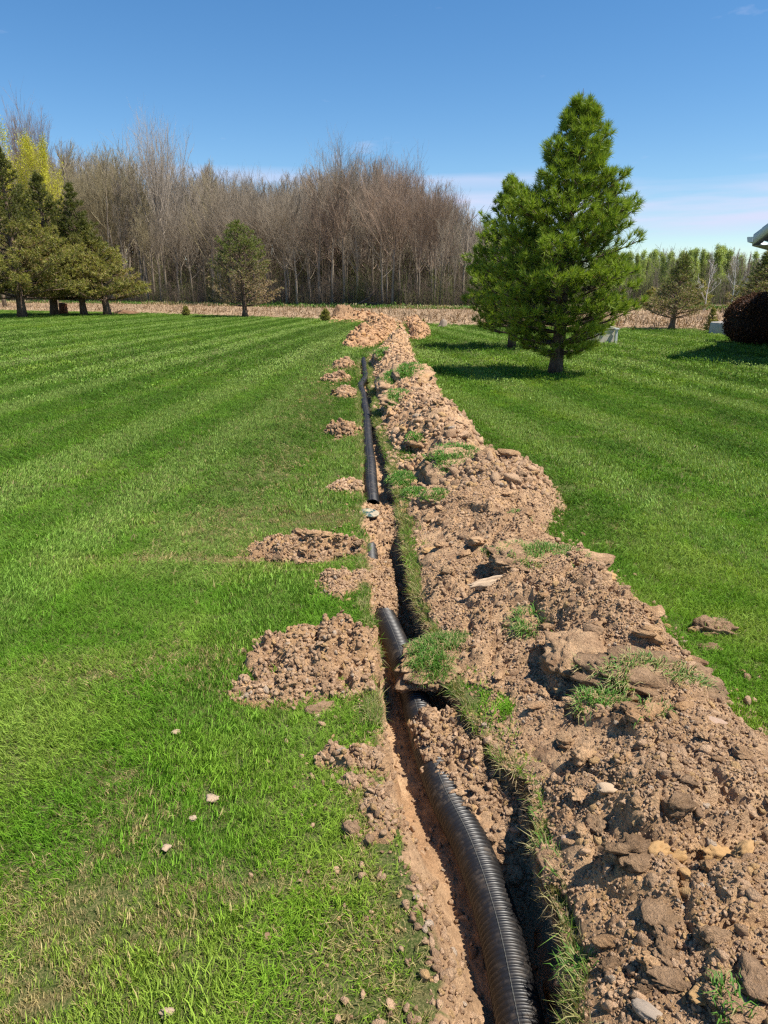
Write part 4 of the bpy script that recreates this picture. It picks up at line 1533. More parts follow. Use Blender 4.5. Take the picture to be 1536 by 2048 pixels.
sod(832, 850, .10, .16, .05, 'tiny green turf tuft on the bank beyond the dark hollow', .9, (R(8), 0), .7, .7)
sod(1472, 2008, .05, .05, .02, 'small bright grass tuft in the soil at the bottom right corner', .95, (0, 0), .6, .9)
sod(1425, 1262, .10, .075, .07, 'rooty sod lump lying on the lawn right of the bank', .2, (0, 0), .25, .8, dark=True)
sod(1300, 1352, .26, .12, .07, 'overturned sod with dark roots hanging on the right side of the bank', .15, (R(25), R(10)), 1.0, 1.1, dark=True)
sod(1165, 1255, .12, .14, .075, 'big broken clod of earth standing on the bank beside the drooping tuft', 0, (R(12), R(-6)), 0, 1, bare=True)
sod(1165, 1945, .05, .05, .03, 'tussock of green grass on the trench edge at the bottom of the picture', .8, (0, R(-20)), .45, 1.2)
sod(1085, 1640, .02, .04, .02, 'thin grass tussock on the trench edge opposite the half buried pipe', .8, (0, R(-20)), .35, 1.0)
sod(1105, 1745, .035, .07, .025, 'pale grass tussock on the trench edge beside the dug wall', .35, (0, R(-20)), .4, 1.1)


# ------------------------------------------------------------------ trees
def unit(v):
    v = np.asarray(v, float)
    return v / (np.linalg.norm(v) + 1e-9)


def needles(pos, dirs, n, length, width, r, spread=.8, lightness=None, along=.35):
    """tufts of needles: thin triangles fanning from each twig end"""
    m = len(pos)
    P = np.repeat(pos, n, 0)
    D = np.repeat(dirs, n, 0) * 1.0 + r.normal(0, spread, (m * n, 3))
    D /= np.linalg.norm(D, axis=1, keepdims=True) + 1e-9
    s = np.cross(D, r.normal(size=(m * n, 3)))
    s /= np.linalg.norm(s, axis=1, keepdims=True) + 1e-9
    L = (length * r.uniform(.75, 1.1, m * n))[:, None]
    P = P - np.repeat(dirs, n, 0) * length * r.uniform(0, along, (m * n, 1))
    V = np.stack([P - s * width / 2, P + s * width / 2, P + D * L * .6 + s * width * .45, P + D * L], 1).reshape(-1, 3)
    k = np.arange(m * n)[:, None] * 4
    T = np.concatenate([k + np.array([[0, 1, 2]]), k + np.array([[0, 2, 3]])])
    base = r.uniform(0, 1, m) if lightness is None else lightness
    tint = np.repeat(np.clip(np.repeat(base, n) + r.normal(0, .15, m * n), 0, 1), 4)
    return V, T, tint


def build_pine(seed, H, prof, trunk_r, whorl=.27, per=6, n_needle=20, nl=.13, nw=.006, twig_step=.16, lean=(0, 0), up0=8, up1=55, bare_low=0.0, tuft_gap=.11, clear=.3, leader=.2, tuft_min=.5, spread=.95, along=.35, rise=.35, flare=.5):
    """returns (wood mesh data, foliage V, T, tint, height fraction per vertex)"""
    r = np.random.default_rng(seed)
    g = Geo()
    hs = np.linspace(0, H, 14)
    cxy = np.stack([lean[0] * (hs / H) ** 1.3 + .02 * np.sin(hs * 2.1), lean[1] * (hs / H) ** 1.3 + .02 * np.cos(hs * 1.7)], 1)
    g.tube(np.column_stack([cxy, hs]), trunk_r * (1 - hs / H) ** .8 * (1 + flare * np.exp(-hs / .12)) + .008, 10)
    TP, TD, TL = [], [], []
    h = clear
    while h < H * .985:
        t = h / H
        rad = np.interp(h, prof[:, 0], prof[:, 1])
        c = np.array([np.interp(h, hs, cxy[:, 0]), np.interp(h, hs, cxy[:, 1]), h])
        k0 = r.uniform(0, 6.28)
        np_ = max(3, int(round(per * (1 - .5 * t))))
        for k in range(np_):
            a = k0 + k * 2 * np.pi / np_ + r.normal(0, .25)
            el = R(up0 + (up1 - up0) * t ** 1.2 + r.normal(0, 6))
            vary = r.uniform(.70, 1.13)
            L = rad * vary
            for _ in range(5):          # the branch ends where its tip meets the crown's outline
                ht = h + L * math.tan(el) * .8 + .14 * L
                L = .5 * L + .5 * np.interp(ht, prof[:, 0], prof[:, 1], right=.02) * vary
            if L < .04:
                continue
            out = np.array([math.cos(a), math.sin(a), 0])
            L3 = L / max(.35, math.cos(el))
            m = 6
            s = np.linspace(0, 1, m)
            bend = L3 * .22 * (1 - t)
            pts = c + out[None] * (s * L)[:, None] + np.array([0, 0, 1.0])[None] * (s * L * math.tan(el) * .8 + bend * (s ** 2.2 - .35 * s))[:, None]
            pts += r.normal(0, .012, pts.shape) * s[:, None]
            g.tube(pts, (trunk_r * .26 * (1 - t * .6)) * (1 - s * .85) * min(1, L / 1.0 + .3) + .003, 4, False)
            tip_dir = unit(pts[-1] - pts[-2])
            # side twigs
            step = twig_step / max(L3, .05)
            u = .30 if L > .5 else .15
            while u < 1.0:
                q = np.array([np.interp(u, s, pts[:, i]) for i in range(3)])
                tl = L3 * (.46 * (1 - u) + .13) * r.uniform(.7, 1.2)
                tl = min(tl, .75)
                for sgn in (-1, 1):
                    sd = np.array([-out[1], out[0], 0]) * sgn
                    d = unit(out * .75 + sd * r.uniform(.5, 1.0) + np.array([0, 0, r.uniform(.05, .6) + (rise - .35) * 1.2]))
                    e = q + d * tl + np.array([0, 0, .12 * tl])
                    g.tube([q, (q + e) / 2, e], [.006, .005, .003], 3, False)
                    k_n = max(1, int(tl / tuft_gap))
                    for z in range(k_n):
                        f = 1 - z * tuft_gap / tl * .9
                        if f < tuft_min:
                            break
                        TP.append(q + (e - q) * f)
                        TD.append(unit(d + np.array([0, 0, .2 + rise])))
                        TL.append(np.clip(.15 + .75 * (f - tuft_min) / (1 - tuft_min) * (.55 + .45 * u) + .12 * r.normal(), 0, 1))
                u += step * r.uniform(.7, 1.3)
            for z in range(3):
                TP.append(pts[-1] - tip_dir * z * tuft_gap)
                TD.append(unit(tip_dir + np.array([0, 0, .4])))
                TL.append(.85)
        h += whorl * r.uniform(.75, 1.2) * (1 - .25 * t)
    top = np.array([cxy[-1][0], cxy[-1][1], H])
    g.tube([top - [0, 0, .15], top + [0, 0, leader]], [.008, .003], 4)
    for z in range(5):
        TP.append(top - [0, 0, .06 + z * .09])
        TD.append(unit([r.normal(0, .3), r.normal(0, .3), 1]))
        TL.append(.6)
    TP, TD, TL = np.array(TP), np.array(TD), np.array(TL)
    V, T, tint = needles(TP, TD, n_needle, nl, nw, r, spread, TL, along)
    return g, V, T, tint, V[:, 2] / H


def tree(name, loc, wood, crown, label, cat, group=None, rz=0.0, s=(1, 1, 1), col=None, wcol=None):
    root = bpy.data.objects.new(name, None)
    COL.objects.link(root)
    root.location = loc
    root.rotation_euler = (0, 0, rz)
    root.scale = s
    w = link('trunk', wood, root)
    c = link('crown', crown, root) if crown is not None else None
    if col and c:
        c.color = col
    if wcol:
        w.color = wcol
    tag(root, label, cat, group)
    return root


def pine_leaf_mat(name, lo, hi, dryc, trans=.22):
    """needle green from older needles, crown shade put into their colour, to bright new tips; browned needles by the 'dry' attribute"""
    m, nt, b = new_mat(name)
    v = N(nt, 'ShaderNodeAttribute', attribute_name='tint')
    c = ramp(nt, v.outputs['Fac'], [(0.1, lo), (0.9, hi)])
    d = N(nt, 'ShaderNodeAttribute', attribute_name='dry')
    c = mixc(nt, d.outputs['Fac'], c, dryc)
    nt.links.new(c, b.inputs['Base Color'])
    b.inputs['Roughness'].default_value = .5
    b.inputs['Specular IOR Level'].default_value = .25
    tr = N(nt, 'ShaderNodeBsdfTranslucent')
    nt.links.new(mixc(nt, 1.0, c, (1.1, 1.15, .6), 'MULTIPLY'), tr.inputs[0])
    ms = N(nt, 'ShaderNodeMixShader')
    ms.inputs[0].default_value = trans
    nt.links.new(b.outputs[0], ms.inputs[1])
    nt.links.new(tr.outputs[0], ms.inputs[2])
    nt.links.new(ms.outputs[0], nt.nodes['Material Output'].inputs[0])
    return m


M_WPINE = pine_leaf_mat('white_pine_needles', (0.030, 0.074, 0.013), (0.26, 0.355, 0.038), (0.34, 0.25, 0.05), .3)  # dark and light ends carry crown shadow and highlights as colour
M_SPINE = pine_leaf_mat('scots_pine_needles', (0.085, 0.10, 0.026), (0.32, 0.31, 0.075), (0.40, 0.28, 0.14), .34)


def pine_meshes(seed, H, prof, tr, mat, dryfn=None, topdark=None, thin=0.0, **kw):
    g, V, T, tint, hf = build_pine(seed, H, np.array(prof), tr, **kw)
    wood = g.mesh('trunk', M_PBARK)
    r = np.random.default_rng(seed + 1)
    dry = np.repeat(r.uniform(size=len(V) // 4), 4)
    lim = dryfn(hf, V) if dryfn else np.full(len(V), .03)
    dry = (dry < lim) * .85
    if topdark:         # the vigorous dark green leader shoots
        k = sst(topdark - .06, topdark + .06, hf + .04 * np.sin(V[:, 0] * 2))
        tint = tint * (1 - .75 * k)
        dry = dry * (1 - .9 * k)
    if thin:            # dead twigs have lost part of their needles
        blade = np.repeat((dry.reshape(-1, 4)[:, 0] > 0) & (r.uniform(size=len(V) // 4) < thin), 4)
        keepv = ~blade
        kk = np.arange(keepv.sum()).reshape(-1, 4)
        V, tint, dry = V[keepv], tint[keepv], dry[keepv]
        T = np.concatenate([kk[:, [0, 1, 2]], kk[:, [0, 2, 3]]])
    crown = mesh_np('crown', V, T, None, mat, False, {'tint': tint, 'dry': dry})
    return wood, crown


M_DPINE = pine_leaf_mat('half_dead_pine_needles', (0.05, 0.075, 0.02), (0.19, 0.22, 0.055), (0.43, 0.30, 0.19), .3)
# the pine in front and its neighbour behind
x, y = gp(1110, 750)
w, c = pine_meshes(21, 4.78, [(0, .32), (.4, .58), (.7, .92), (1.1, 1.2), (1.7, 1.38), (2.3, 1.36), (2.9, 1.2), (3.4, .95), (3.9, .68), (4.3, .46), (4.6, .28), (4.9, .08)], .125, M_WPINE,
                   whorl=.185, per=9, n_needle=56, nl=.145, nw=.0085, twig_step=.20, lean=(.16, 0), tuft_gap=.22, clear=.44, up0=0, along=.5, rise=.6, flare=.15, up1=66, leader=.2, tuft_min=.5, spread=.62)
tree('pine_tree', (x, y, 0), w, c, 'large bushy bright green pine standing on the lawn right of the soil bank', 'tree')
x2, y2 = gp(1016, 699)
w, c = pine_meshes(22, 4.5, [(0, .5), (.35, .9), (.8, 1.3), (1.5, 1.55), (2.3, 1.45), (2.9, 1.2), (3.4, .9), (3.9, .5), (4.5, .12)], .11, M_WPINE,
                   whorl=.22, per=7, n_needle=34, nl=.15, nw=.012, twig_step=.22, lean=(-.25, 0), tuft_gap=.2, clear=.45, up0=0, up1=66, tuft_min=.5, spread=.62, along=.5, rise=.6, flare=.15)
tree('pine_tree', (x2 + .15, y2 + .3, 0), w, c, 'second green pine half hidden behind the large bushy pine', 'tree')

# pines on the left: three old ones with dull foliage, browned below
sp_kw = dict(whorl=.46, per=7, n_needle=16, nl=.24, nw=.034, twig_step=.34, tuft_gap=.24, up0=4, up1=50, tuft_min=.35, flare=.25)
old_prof = lambda H, w_: [(0, w_ * .7), (H * .12, w_ * .95), (H * .3, w_), (H * .48, w_ * .74), (H * .62, w_ * .42), (H * .75, w_ * .27), (H * .9, w_ * .14), (H, .05)]
dry_mild = lambda hf, V: .14 + .28 * (hf < .5) * (np.hypot(V[:, 0], V[:, 1]) < 2.2)
lp = [pine_meshes(31, 10.0, old_prof(10.0, 4.3), .27, M_SPINE, dry_mild, topdark=.6, clear=1.3, **sp_kw),
      pine_meshes(32, 8.0, old_prof(8.0, 3.8), .22, M_SPINE, dry_mild, topdark=.62, clear=1.1, **sp_kw),
      pine_meshes(33, 6.0, old_prof(6.0, 3.4), .22, M_SPINE, dry_mild, topdark=.75, clear=1.0, lean=(-.9, 0), **sp_kw)]
for i, (px, py, hp, k, rz, sw, label) in enumerate((
        (45, 636, 292, 0, .3, 1.0, 'tallest dark pine at the left picture edge with a leaning trunk'),
        (110, 631, 345, 1, 1.3, 1.05, 'dull green pine second from the left picture edge'),
        (168, 629, 365, 1, 3.9, .95, 'narrow topped dull pine third from the left picture edge'),
        (215, 628, 440, 2, 0.0, 1.12, 'low spreading pine with a leaning trunk, rightmost of the left group'),
        (-95, 640, 420, 1, 2.2, 1.1, 'dull pine cut off by the left picture edge'))):
    x, y = gp(px, py)
    y = min(y, 51.5)
    x = (px - CX) / F_PX * y * 1.0 / (math.cos(PITCH) + (-(py - CY) / F_PX) * math.sin(PITCH))
    H = hgt(px, hp, y)[1]
    s = H / (10.0, 8.0, 6.0)[k]
    tree('pine_tree', (x, y, 0), lp[k][0], lp[k][1], label, 'tree', 'old pines on the left', rz, (s * sw, s * sw, s), wcol=(1.5, 1.4, 1.3, 1))

# the half dead pine on the left lawn edge
dry_low = lambda hf, V: np.clip(1.65 - 2.1 * hf, .04, .93)
x, y = gp(490, 635)
H = hgt(480, 443, y)[1]
round_prof = [(0, 1.2), (H * .2, 2.0), (H * .4, 2.25), (H * .6, 1.95), (H * .8, 1.45), (H * .92, .9), (H, .35)]
half = pine_meshes(41, H, round_prof, .15, M_DPINE, dry_low, thin=.5, clear=.7, whorl=.34, per=7, n_needle=14, nl=.17, nw=.024, twig_step=.26, tuft_gap=.21, lean=(-.2, 0), up0=10, up1=52)
tree('pine_tree', (x, y, 0), half[0], half[1], 'half dead pine with green top and brown lower branches on the left lawn edge', 'tree', wcol=(1.3, 1.2, 1.1, 1))
# brown pines on the right
x, y = gp(1343, 660)
H = hgt(1365, 502, y)[1]
s = H / 5.8
rp = pine_meshes(42, H, old_prof(H, 1.65), .11, M_DPINE, thin=.4, dryfn=lambda hf, V: np.clip(.95 - .95 * hf, .15, .8), clear=.5, whorl=.25, per=7, n_needle=14, nl=.14, nw=.018, twig_step=.22, tuft_gap=.16, lean=(.25, 0), up0=12, up1=55)
tree('pine_tree', (x, y, 0), rp[0], rp[1], 'thin brownish pine by the field behind the large pine', 'tree', wcol=(2.0, 1.8, 1.6, 1))
x, y = 16.6, 32.0
tree('pine_tree', (x, y, 0), rp[0], rp[1], 'brownish pine behind the dark red shrub at the right picture edge', 'tree', None, 2.2, (1.35, 1.35, 1.03), wcol=(2.0, 1.8, 1.6, 1))

# little conifers and shrubs along the lawn edge
sm = pine_meshes(51, 1.0, [(0, .3), (.2, .34), (.5, .26), (.8, .13), (1, .02)], .03, M_SPINE, lambda hf, V: np.full(len(V), .25), clear=.08, whorl=.12, per=6, n_needle=10, nl=.09, nw=.016, twig_step=.1, tuft_gap=.07, leader=.05, up0=10, up1=50)
sg = pine_meshes(52, 1.0, [(0, .36), (.2, .42), (.55, .40), (.8, .28), (1, .1)], .03, M_SPINE, lambda hf, V: np.full(len(V), .12), clear=.05, whorl=.12, per=7, n_needle=12, nl=.11, nw=.02, twig_step=.1, tuft_gap=.07, leader=.05, up0=35, up1=75)
for px, py, ht, sx, me, label in ((373, 633, 613, 1.0, sg, 'small round shrub on the far lawn edge left of the half dead pine'),
                                  (651, 643, 619, 1.05, sg, 'small dark shrub on the far lawn edge left of the far soil ridge'),
                                  (1420, 664, 612, .85, sm, 'small young conifer on the lawn edge left of the concrete ring'),
                                  (847, 651, 637, 1.1, sm, 'tiny conifer on the far lawn edge right of the far soil bank'),
                                  (1266, 662, 655, 1.0, sg, 'tiny weedy shrub on the field edge right of the large pine')):
    x, y = gp(px, py)
    H = hgt(px, ht, y)[1]
    tree('shrub' if me is sg else 'young_conifer', (x, y, 0), me[0], me[1], label, 'shrub' if me is sg else 'conifer', 'small shrubs and conifers along the lawn edge', random.uniform(0, 6), (H * sx, H * sx, H))


# ------------------------------------------------------------------ bare deciduous trees
def build_bare(seed, H=16.0, crown0=.33, width=.22, n_limb=17, sub=7, twigs=6, tw=.009, crown1=1.0, vase=False, up=62):
    """trunk mesh and a crown mesh of limbs, branches and fine twigs; upswept like forest grown maples"""
    r = np.random.default_rng(seed)
    gt, gc = Geo(), Geo()
    hs = np.linspace(0, 1, 12)
    wob = np.cumsum(r.normal(0, .012, (12, 2)), 0) * H * hs[:, None]
    path = np.column_stack([wob, hs * H * .93])
    r0 = .0125 * H * r.uniform(.85, 1.15)
    gt.tube(path, r0 * (1 - hs) ** .75 + .02 + r0 * .35 * np.exp(-hs * 30), 7)

    def at(t):
        return np.array([np.interp(t, hs, path[:, i]) for i in range(3)])
    tips = []
    for i in range(n_limb):
        t = crown0 + (crown1 - crown0) * .93 * ((i + r.uniform(0, .9)) / n_limb)
        p = at(t)
        a = i * 2.4 + r.normal(0, .4)
        el = R(r.normal(up - 10 + 18 * t, 7))
        L = H * width * (1.55 - 1.05 * t) * r.uniform(.75, 1.2) * 1.25
        if vase:        # limbs fan up from low forks to one rounded top
            el = R(r.uniform(50, 85))
            L = H * (1.0 - .93 * t) * r.uniform(.8, 1.0)
        out = np.array([math.cos(a), math.sin(a), 0])
        m = 5
        s = np.linspace(0, 1, m)
        pts = p + out[None] * (np.cos(el) * L * (s ** .85))[:, None] + np.array([0, 0, 1.0])[None] * (np.sin(el) * L * s ** 1.12)[:, None]
        pts += r.normal(0, .006 * L, pts.shape) * s[:, None]
        rl = r0 * .36 * (1 - t * .55)
        gc.tube(pts, rl * (1 - s * .8) + .008, 4, False)
        for j in range(sub):
            u = .25 + .75 * (j + r.uniform()) / sub
            q = np.array([np.interp(u, s, pts[:, k]) for k in range(3)])
            d0 = unit(pts[-1] - pts[0])
            d = unit(d0 * .85 + r.normal(0, .40, 3) + np.array([0, 0, .42]))
            l2 = L * .42 * (1.15 - .6 * u) * r.uniform(.7, 1.2)
            e = q + d * l2
            mid = (q + e) / 2 + r.normal(0, .04 * l2, 3)
            gc.tube([q, mid, e], [rl * .3 + .006, rl * .2 + .006, .008], 3, False)
            for k in range(twigs):
                f = .2 + .8 * (k + r.uniform()) / twigs
                b = q + (e - q) * f
                dd = unit(d * .85 + r.normal(0, .42, 3) + np.array([0, 0, .4]))
                l3 = l2 * r.uniform(.45, .85)
                e3 = b + dd * l3
                gc.tube([b, e3], [tw, tw * .55], 3, False)
                tips.append(e3)
                for _ in range(2):
                    f2 = r.uniform(.25, .9)
                    b4 = b + (e3 - b) * f2
                    e4 = b4 + unit(dd * .9 + r.normal(0, .36, 3) + np.array([0, 0, .3])) * l3 * r.uniform(.45, .8)
                    gc.tube([b4, e4], [tw * .7, tw * .4], 3, False)
                    tips.append(e4)
    return gt.mesh('trunk', M_BARK), gc, np.array(tips)


def leaves_at(tips, n, size, r, spread, droop=0.0):
    m = len(tips) * n
    P = np.repeat(tips, n, 0) + r.normal(0, spread, (m, 3)) + np.array([0, 0, -droop]) * r.uniform(0, 1, (m, 1))
    a = r.normal(size=(m, 3))
    a /= np.linalg.norm(a, axis=1, keepdims=True)
    b = np.cross(a, r.normal(size=(m, 3)))
    b /= np.linalg.norm(b, axis=1, keepdims=True) + 1e-9
    s = (size * r.uniform(.6, 1.3, m))[:, None]
    V = np.stack([P - a * s, P + b * s * .5, P + a * s, P - b * s * .5], 1).reshape(-1, 3)
    Q = np.arange(m * 4).reshape(-1, 4)
    return V, Q, np.repeat(r.uniform(0, 1, m), 4)


BARE = []
for i in range(9):
    kw = [dict(), dict(width=.17, up=70, n_limb=19), dict(width=.26, up=55), dict(crown0=.45, width=.18, up=68), dict(crown0=.25, width=.22), dict(width=.2, crown0=.38, up=72, n_limb=20),
          dict(width=.30, crown0=.5, up=58, n_limb=22), dict(width=.15, up=74, crown0=.3), dict(width=.24, crown0=.3, up=60)][i]
    t_, gc, tips = build_bare(1000 + i, **kw)
    BARE.append((t_, gc.mesh('crown', M_TWIG), tips))

for i in range(2):      # round headed vase shaped trees
    t_, gc, tips = build_bare(1050 + i, crown0=.34, crown1=.66, n_limb=24, sub=8, vase=True)
    BARE.append((t_, gc.mesh('crown', M_TWIG), tips))
SKY = np.array([[-200, 300], [0, 300], [60, 290], [150, 285], [250, 302], [330, 315], [420, 327], [500, 342], [600, 347], [650, 330], [700, 325], [760, 322], [850, 352], [880, 392], [920, 408], [960, 446], [1000, 470], [1060, 500], [1300, 512], [1650, 515]])
FRONT = FIELD_END + np.array([[0, 4.0]])
rf = random.Random(5)
placed = []


def px_of(x, y):
    d = y * math.cos(PITCH) + CAM_H * math.sin(PITCH)
    return CX + F_PX * x / d


def forest_tree(x, y, hscale, k, label, group, col, wcol, sw=1.0, H=None):
    if H is None:
        px = px_of(x, y)
        top = float(np.interp(px, SKY[:, 0], SKY[:, 1]))
        H = hgt(px, top, y)[1] * hscale
    s = H / 16.0 * (.95 if k > 8 else .98)
    root = tree('bare_tree', (x, y, 0.1), BARE[k][0], BARE[k][1], label, 'tree', group, rf.uniform(0, 6.28), (s * sw, s * sw, s), col, wcol)
    return root


def tone(base, v=.12):
    k = rf.uniform(1 - v, 1 + v)
    return (base[0] * k, base[1] * k, base[2] * k, 1)


GREYB, REDB, OLIVE, PALE = (1.0, .97, .90), (1.06, .92, .84), (1.04, 1.02, .76), (1.35, 1.32, 1.28)
# trees one can pick out
for px, top, dep, k, sw, base, label in ((335, 246, 5, 9, .62, PALE, 'tall pale bare tree with a rounded crown rising above the left wood'),
                                        (88, 222, 8, 10, .7, (1.0, .9, .92), 'tall bare tree standing behind the yellow willows'),
                                        (690, 296, 3, 9, .85, GREYB, 'tallest bare tree in the middle of the wood with a spreading crown'),
                                        (800, 318, 4, 10, .75, (.95, .82, .78), 'bare tree with dense upright limbs right of the tallest one'),
                                        (868, 372, 2, 10, .8, REDB, 'reddish bare maple at the right shoulder of the wood'),
                                        (640, 338, 2, 4, .95, REDB, 'reddish budding maple left of the tallest bare tree'),
                                        (925, 404, 3, 1, 1.0, PALE, 'slim pale bare tree at the right end of the wood'),
                                        (430, 325, 1, 4, .9, OLIVE, 'olive tinted bare tree behind the half dead pine'),
                                        (150, 290, 3, 4, 1.15, OLIVE, 'broad olive brown budding tree right of the yellow willows')):
    yy = 90.0
    for _ in range(6):
        x_ = (px - CX) / F_PX * (yy * math.cos(PITCH) + CAM_H * math.sin(PITCH))
        yy = float(np.interp(x_, FRONT[:, 0], FRONT[:, 1])) + dep
    forest_tree(x_, yy, 1, k, label, None, tone(base, .03), tone(GREYB, .1), sw, hgt(px, top, yy)[1])
    placed.append((x_, yy))
# the rest of the front rows, told apart only in groups
tries = 0
cnt = 0
while cnt < 235 and tries < 6000:
    tries += 1
    px = rf.uniform(-150, 1080)
    dep = 26 * rf.random() ** 1.6
    yy = 90.0
    for _ in range(5):
        x_ = (px - CX) / F_PX * (yy * math.cos(PITCH) + CAM_H * math.sin(PITCH))
        yy = float(np.interp(x_, FRONT[:, 0], FRONT[:, 1])) + dep
    if any((x_ - a) ** 2 + (yy - b) ** 2 < 2.0 for a, b in placed):
        continue
    placed.append((x_, yy))
    cnt += 1
    u = rf.random()
    if px < 330:
        base, lab, grp = (OLIVE, 'olive brown bare tree in the left part of the wood', 'bare trees of the left wood') if u < .55 else (GREYB, 'grey brown bare tree in the left part of the wood', 'grey bare trees of the left wood')
    elif px < 600:
        base, lab, grp = (GREYB, 'grey brown bare tree in the middle left of the wood', 'bare trees of the middle left wood')
    elif px < 900:
        base, lab, grp = (REDB, 'reddish brown bare tree in the middle of the wood', 'reddish bare trees of the middle wood') if u < .5 else (GREYB, 'grey brown bare tree in the middle of the wood', 'grey bare trees of the middle wood')
    else:
        base, lab, grp = (PALE if u < .4 else GREYB), 'slender bare tree at the right end of the wood', 'bare trees of the right end'
    forest_tree(x_, yy, rf.uniform(.62, .98) if dep < 12 else rf.uniform(.78, 1.0), rf.randrange(11), lab, grp, tone(base), tone(GREYB, .25), rf.uniform(.8, 1.15))

# the depth of the wood behind: one mass
WOOD = source_collection('deep_wood', [b[0] for b in BARE[:9]])
WOODC = source_collection('deep_wood_crown', [b[1] for b in BARE[:9]])


def deep_wood():
    r = np.random.default_rng(9)
    n = 520
    px = r.uniform(-260, 1110, n)
    dep = 16 + 70 * r.uniform(size=n)
    yy = np.full(n, 110.0)
    for _ in range(6):
        xx = (px - CX) / F_PX * (yy * math.cos(PITCH) + CAM_H * math.sin(PITCH))
        yy = np.interp(xx, FRONT[:, 0], FRONT[:, 1]) + dep
    top = np.interp(px, SKY[:, 0], SKY[:, 1]) + 6
    H = np.array([hgt(a, b, c)[1] for a, b, c in zip(px, top, yy)]) * np.where(r.uniform(size=n) < .5, r.uniform(.35, .7, n), r.uniform(.75, .98, n))
    s = H / 16
    pos = np.stack([xx, yy, xx * 0 + .1], 1)
    rot = np.stack([xx * 0, xx * 0, r.uniform(0, 6.28, n)], 1)
    scl = np.stack([s, s, s], 1)
    idx = r.integers(0, 9, n)
    scatter('deep_wood', WOOD, pos, rot, scl, idx, np.ones((n, 3)), 'mass of tree trunks deep in the bare wood', 'wood')
    scatter('deep_wood', WOODC, pos, rot, scl, idx, np.ones((n, 3)), 'mass of bare branches deep in the wood', 'wood')


deep_wood()

# understorey: thin saplings and brush along the wood edge
def sapling_mesh(seed, n=9, H=2.2):
    r = np.random.default_rng(seed)
    g = Geo()
    for i in range(n):
        a = r.uniform(0, 6.28)
        b = np.array([r.normal(0, .35), r.normal(0, .35), 0])
        e = b + np.array([math.cos(a) * r.uniform(.1, .7), math.sin(a) * r.uniform(.1, .7), H * r.uniform(.5, 1.1)])
        m = (b + e) / 2 + r.normal(0, .06, 3)
        g.tube([b, m, e], [.014, .011, .006], 3, False)
        for k in range(6):
            f = r.uniform(.25, .95)
            q = b + (e - b) * f
            g.tube([q, q + np.array([r.normal(0, .3), r.normal(0, .3), r.uniform(.1, .5)])], [.007, .004], 3, False)
    return g.mesh('sapling', M_BRUSH)


M_BRUSH = leaf_mat('brush_twig', True, trans=0.0, var=.2, spec=.1)
BRUSH = source_collection('brush', [sapling_mesh(60 + i) for i in range(5)])
r = np.random.default_rng(12)
n = 3800
px = r.uniform(-200, 1100, n)
dep = -.5 + 42 * r.uniform(size=n) ** 1.3
yy = np.full(n, 95.0)
for _ in range(6):
    xx = (px - CX) / F_PX * (yy * math.cos(PITCH) + CAM_H * math.sin(PITCH))
    yy = np.interp(xx, FRONT[:, 0], FRONT[:, 1]) + dep
s = r.uniform(.4, 1.4, n) + 2.2 * sst(3, 16, dep) * r.uniform(.3, 1, n)
colr = np.where((r.uniform(size=n) < .25)[:, None], np.array([[.17, .19, .06]]), np.array([[.22, .17, .125]])) * r.uniform(.7, 1.25, (n, 1))
scatter('brush', BRUSH, np.stack([xx, yy, xx * 0 + .08], 1), np.stack([xx * 0, xx * 0, r.uniform(0, 6.28, n)], 1), np.stack([s, s, s * r.uniform(.8, 1.5, n)], 1), r.integers(0, 5, n), colr,
        'tangle of thin saplings and brush along the edge of the wood', 'brush')
n = 900
yy = r.uniform(88, 118, n)
px = r.uniform(1100, 1640, n)
xx = (px - CX) / F_PX * (yy * math.cos(PITCH) + CAM_H * math.sin(PITCH))
s = r.uniform(.7, 1.6, n)
colr = np.where((r.uniform(size=n) < .45)[:, None], np.array([[.24, .28, .10]]), np.array([[.27, .22, .17]])) * r.uniform(.7, 1.25, (n, 1))
scatter('brush', BRUSH, np.stack([xx, yy, xx * 0], 1), np.stack([xx * 0, xx * 0, r.uniform(0, 6.28, n)], 1), np.stack([s, s, s * r.uniform(1, 2.0, n)], 1), r.integers(0, 5, n), colr,
        'green tinged brush along the foot of the far right tree line', 'brush')
# low grass and straw along the verge, stubble and stalks on the field
n = 9000
xx = r.uniform(-75, 60, n)
yy = field_end(xx) + r.uniform(-1.0, 5.0, n)
s = r.uniform(2.2, 5.5, n)
k = fbm(xx * .25, yy * .25, 222, 3)
colr = np.where((k + r.normal(0, .25, n) > .12)[:, None], np.array([[.46, .38, .21]]), np.array([[.105, .20, .035]])) * r.uniform(.7, 1.2, (n, 1))
scatter('verge_grass', GR_FAR, np.stack([xx, yy, xx * 0 + .08], 1), np.stack([r.normal(0, .2, n), xx * 0, r.uniform(0, 6.28, n)], 1), np.stack([s, s, s * 1.1], 1), r.integers(0, NV, n), colr,
        'rough green and straw coloured grass at the foot of the wood', 'grass')


def stalk_mesh(seed):
    r = np.random.default_rng(seed)
    V, T, k = [], [], 0
    for i in range(7):
        p = np.array([r.normal(0, .16), r.normal(0, .16), .01])
        a = r.uniform(0, 6.28)
        d = np.array([math.cos(a), math.sin(a), 0 if i > 2 else r.uniform(.6, 2.0)])
        d = d / np.linalg.norm(d) * r.uniform(.10, .26)
        sd = np.array([-math.sin(a), math.cos(a), .0]) * r.uniform(.008, .02)
        V += [p - sd, p + sd, p + d + sd, p + d - sd]
        V[-1] = V[-1] + np.array([0, 0, r.uniform(.0, .05)])
        T += [[k, k + 1, k + 2], [k, k + 2, k + 3]]
        k += 4
    return mesh_np('stalk', np.array(V), np.array(T), None, M_RESIDUE, False, {'tint': r.uniform(0, 1, len(V)), 'dry': np.zeros(len(V))})


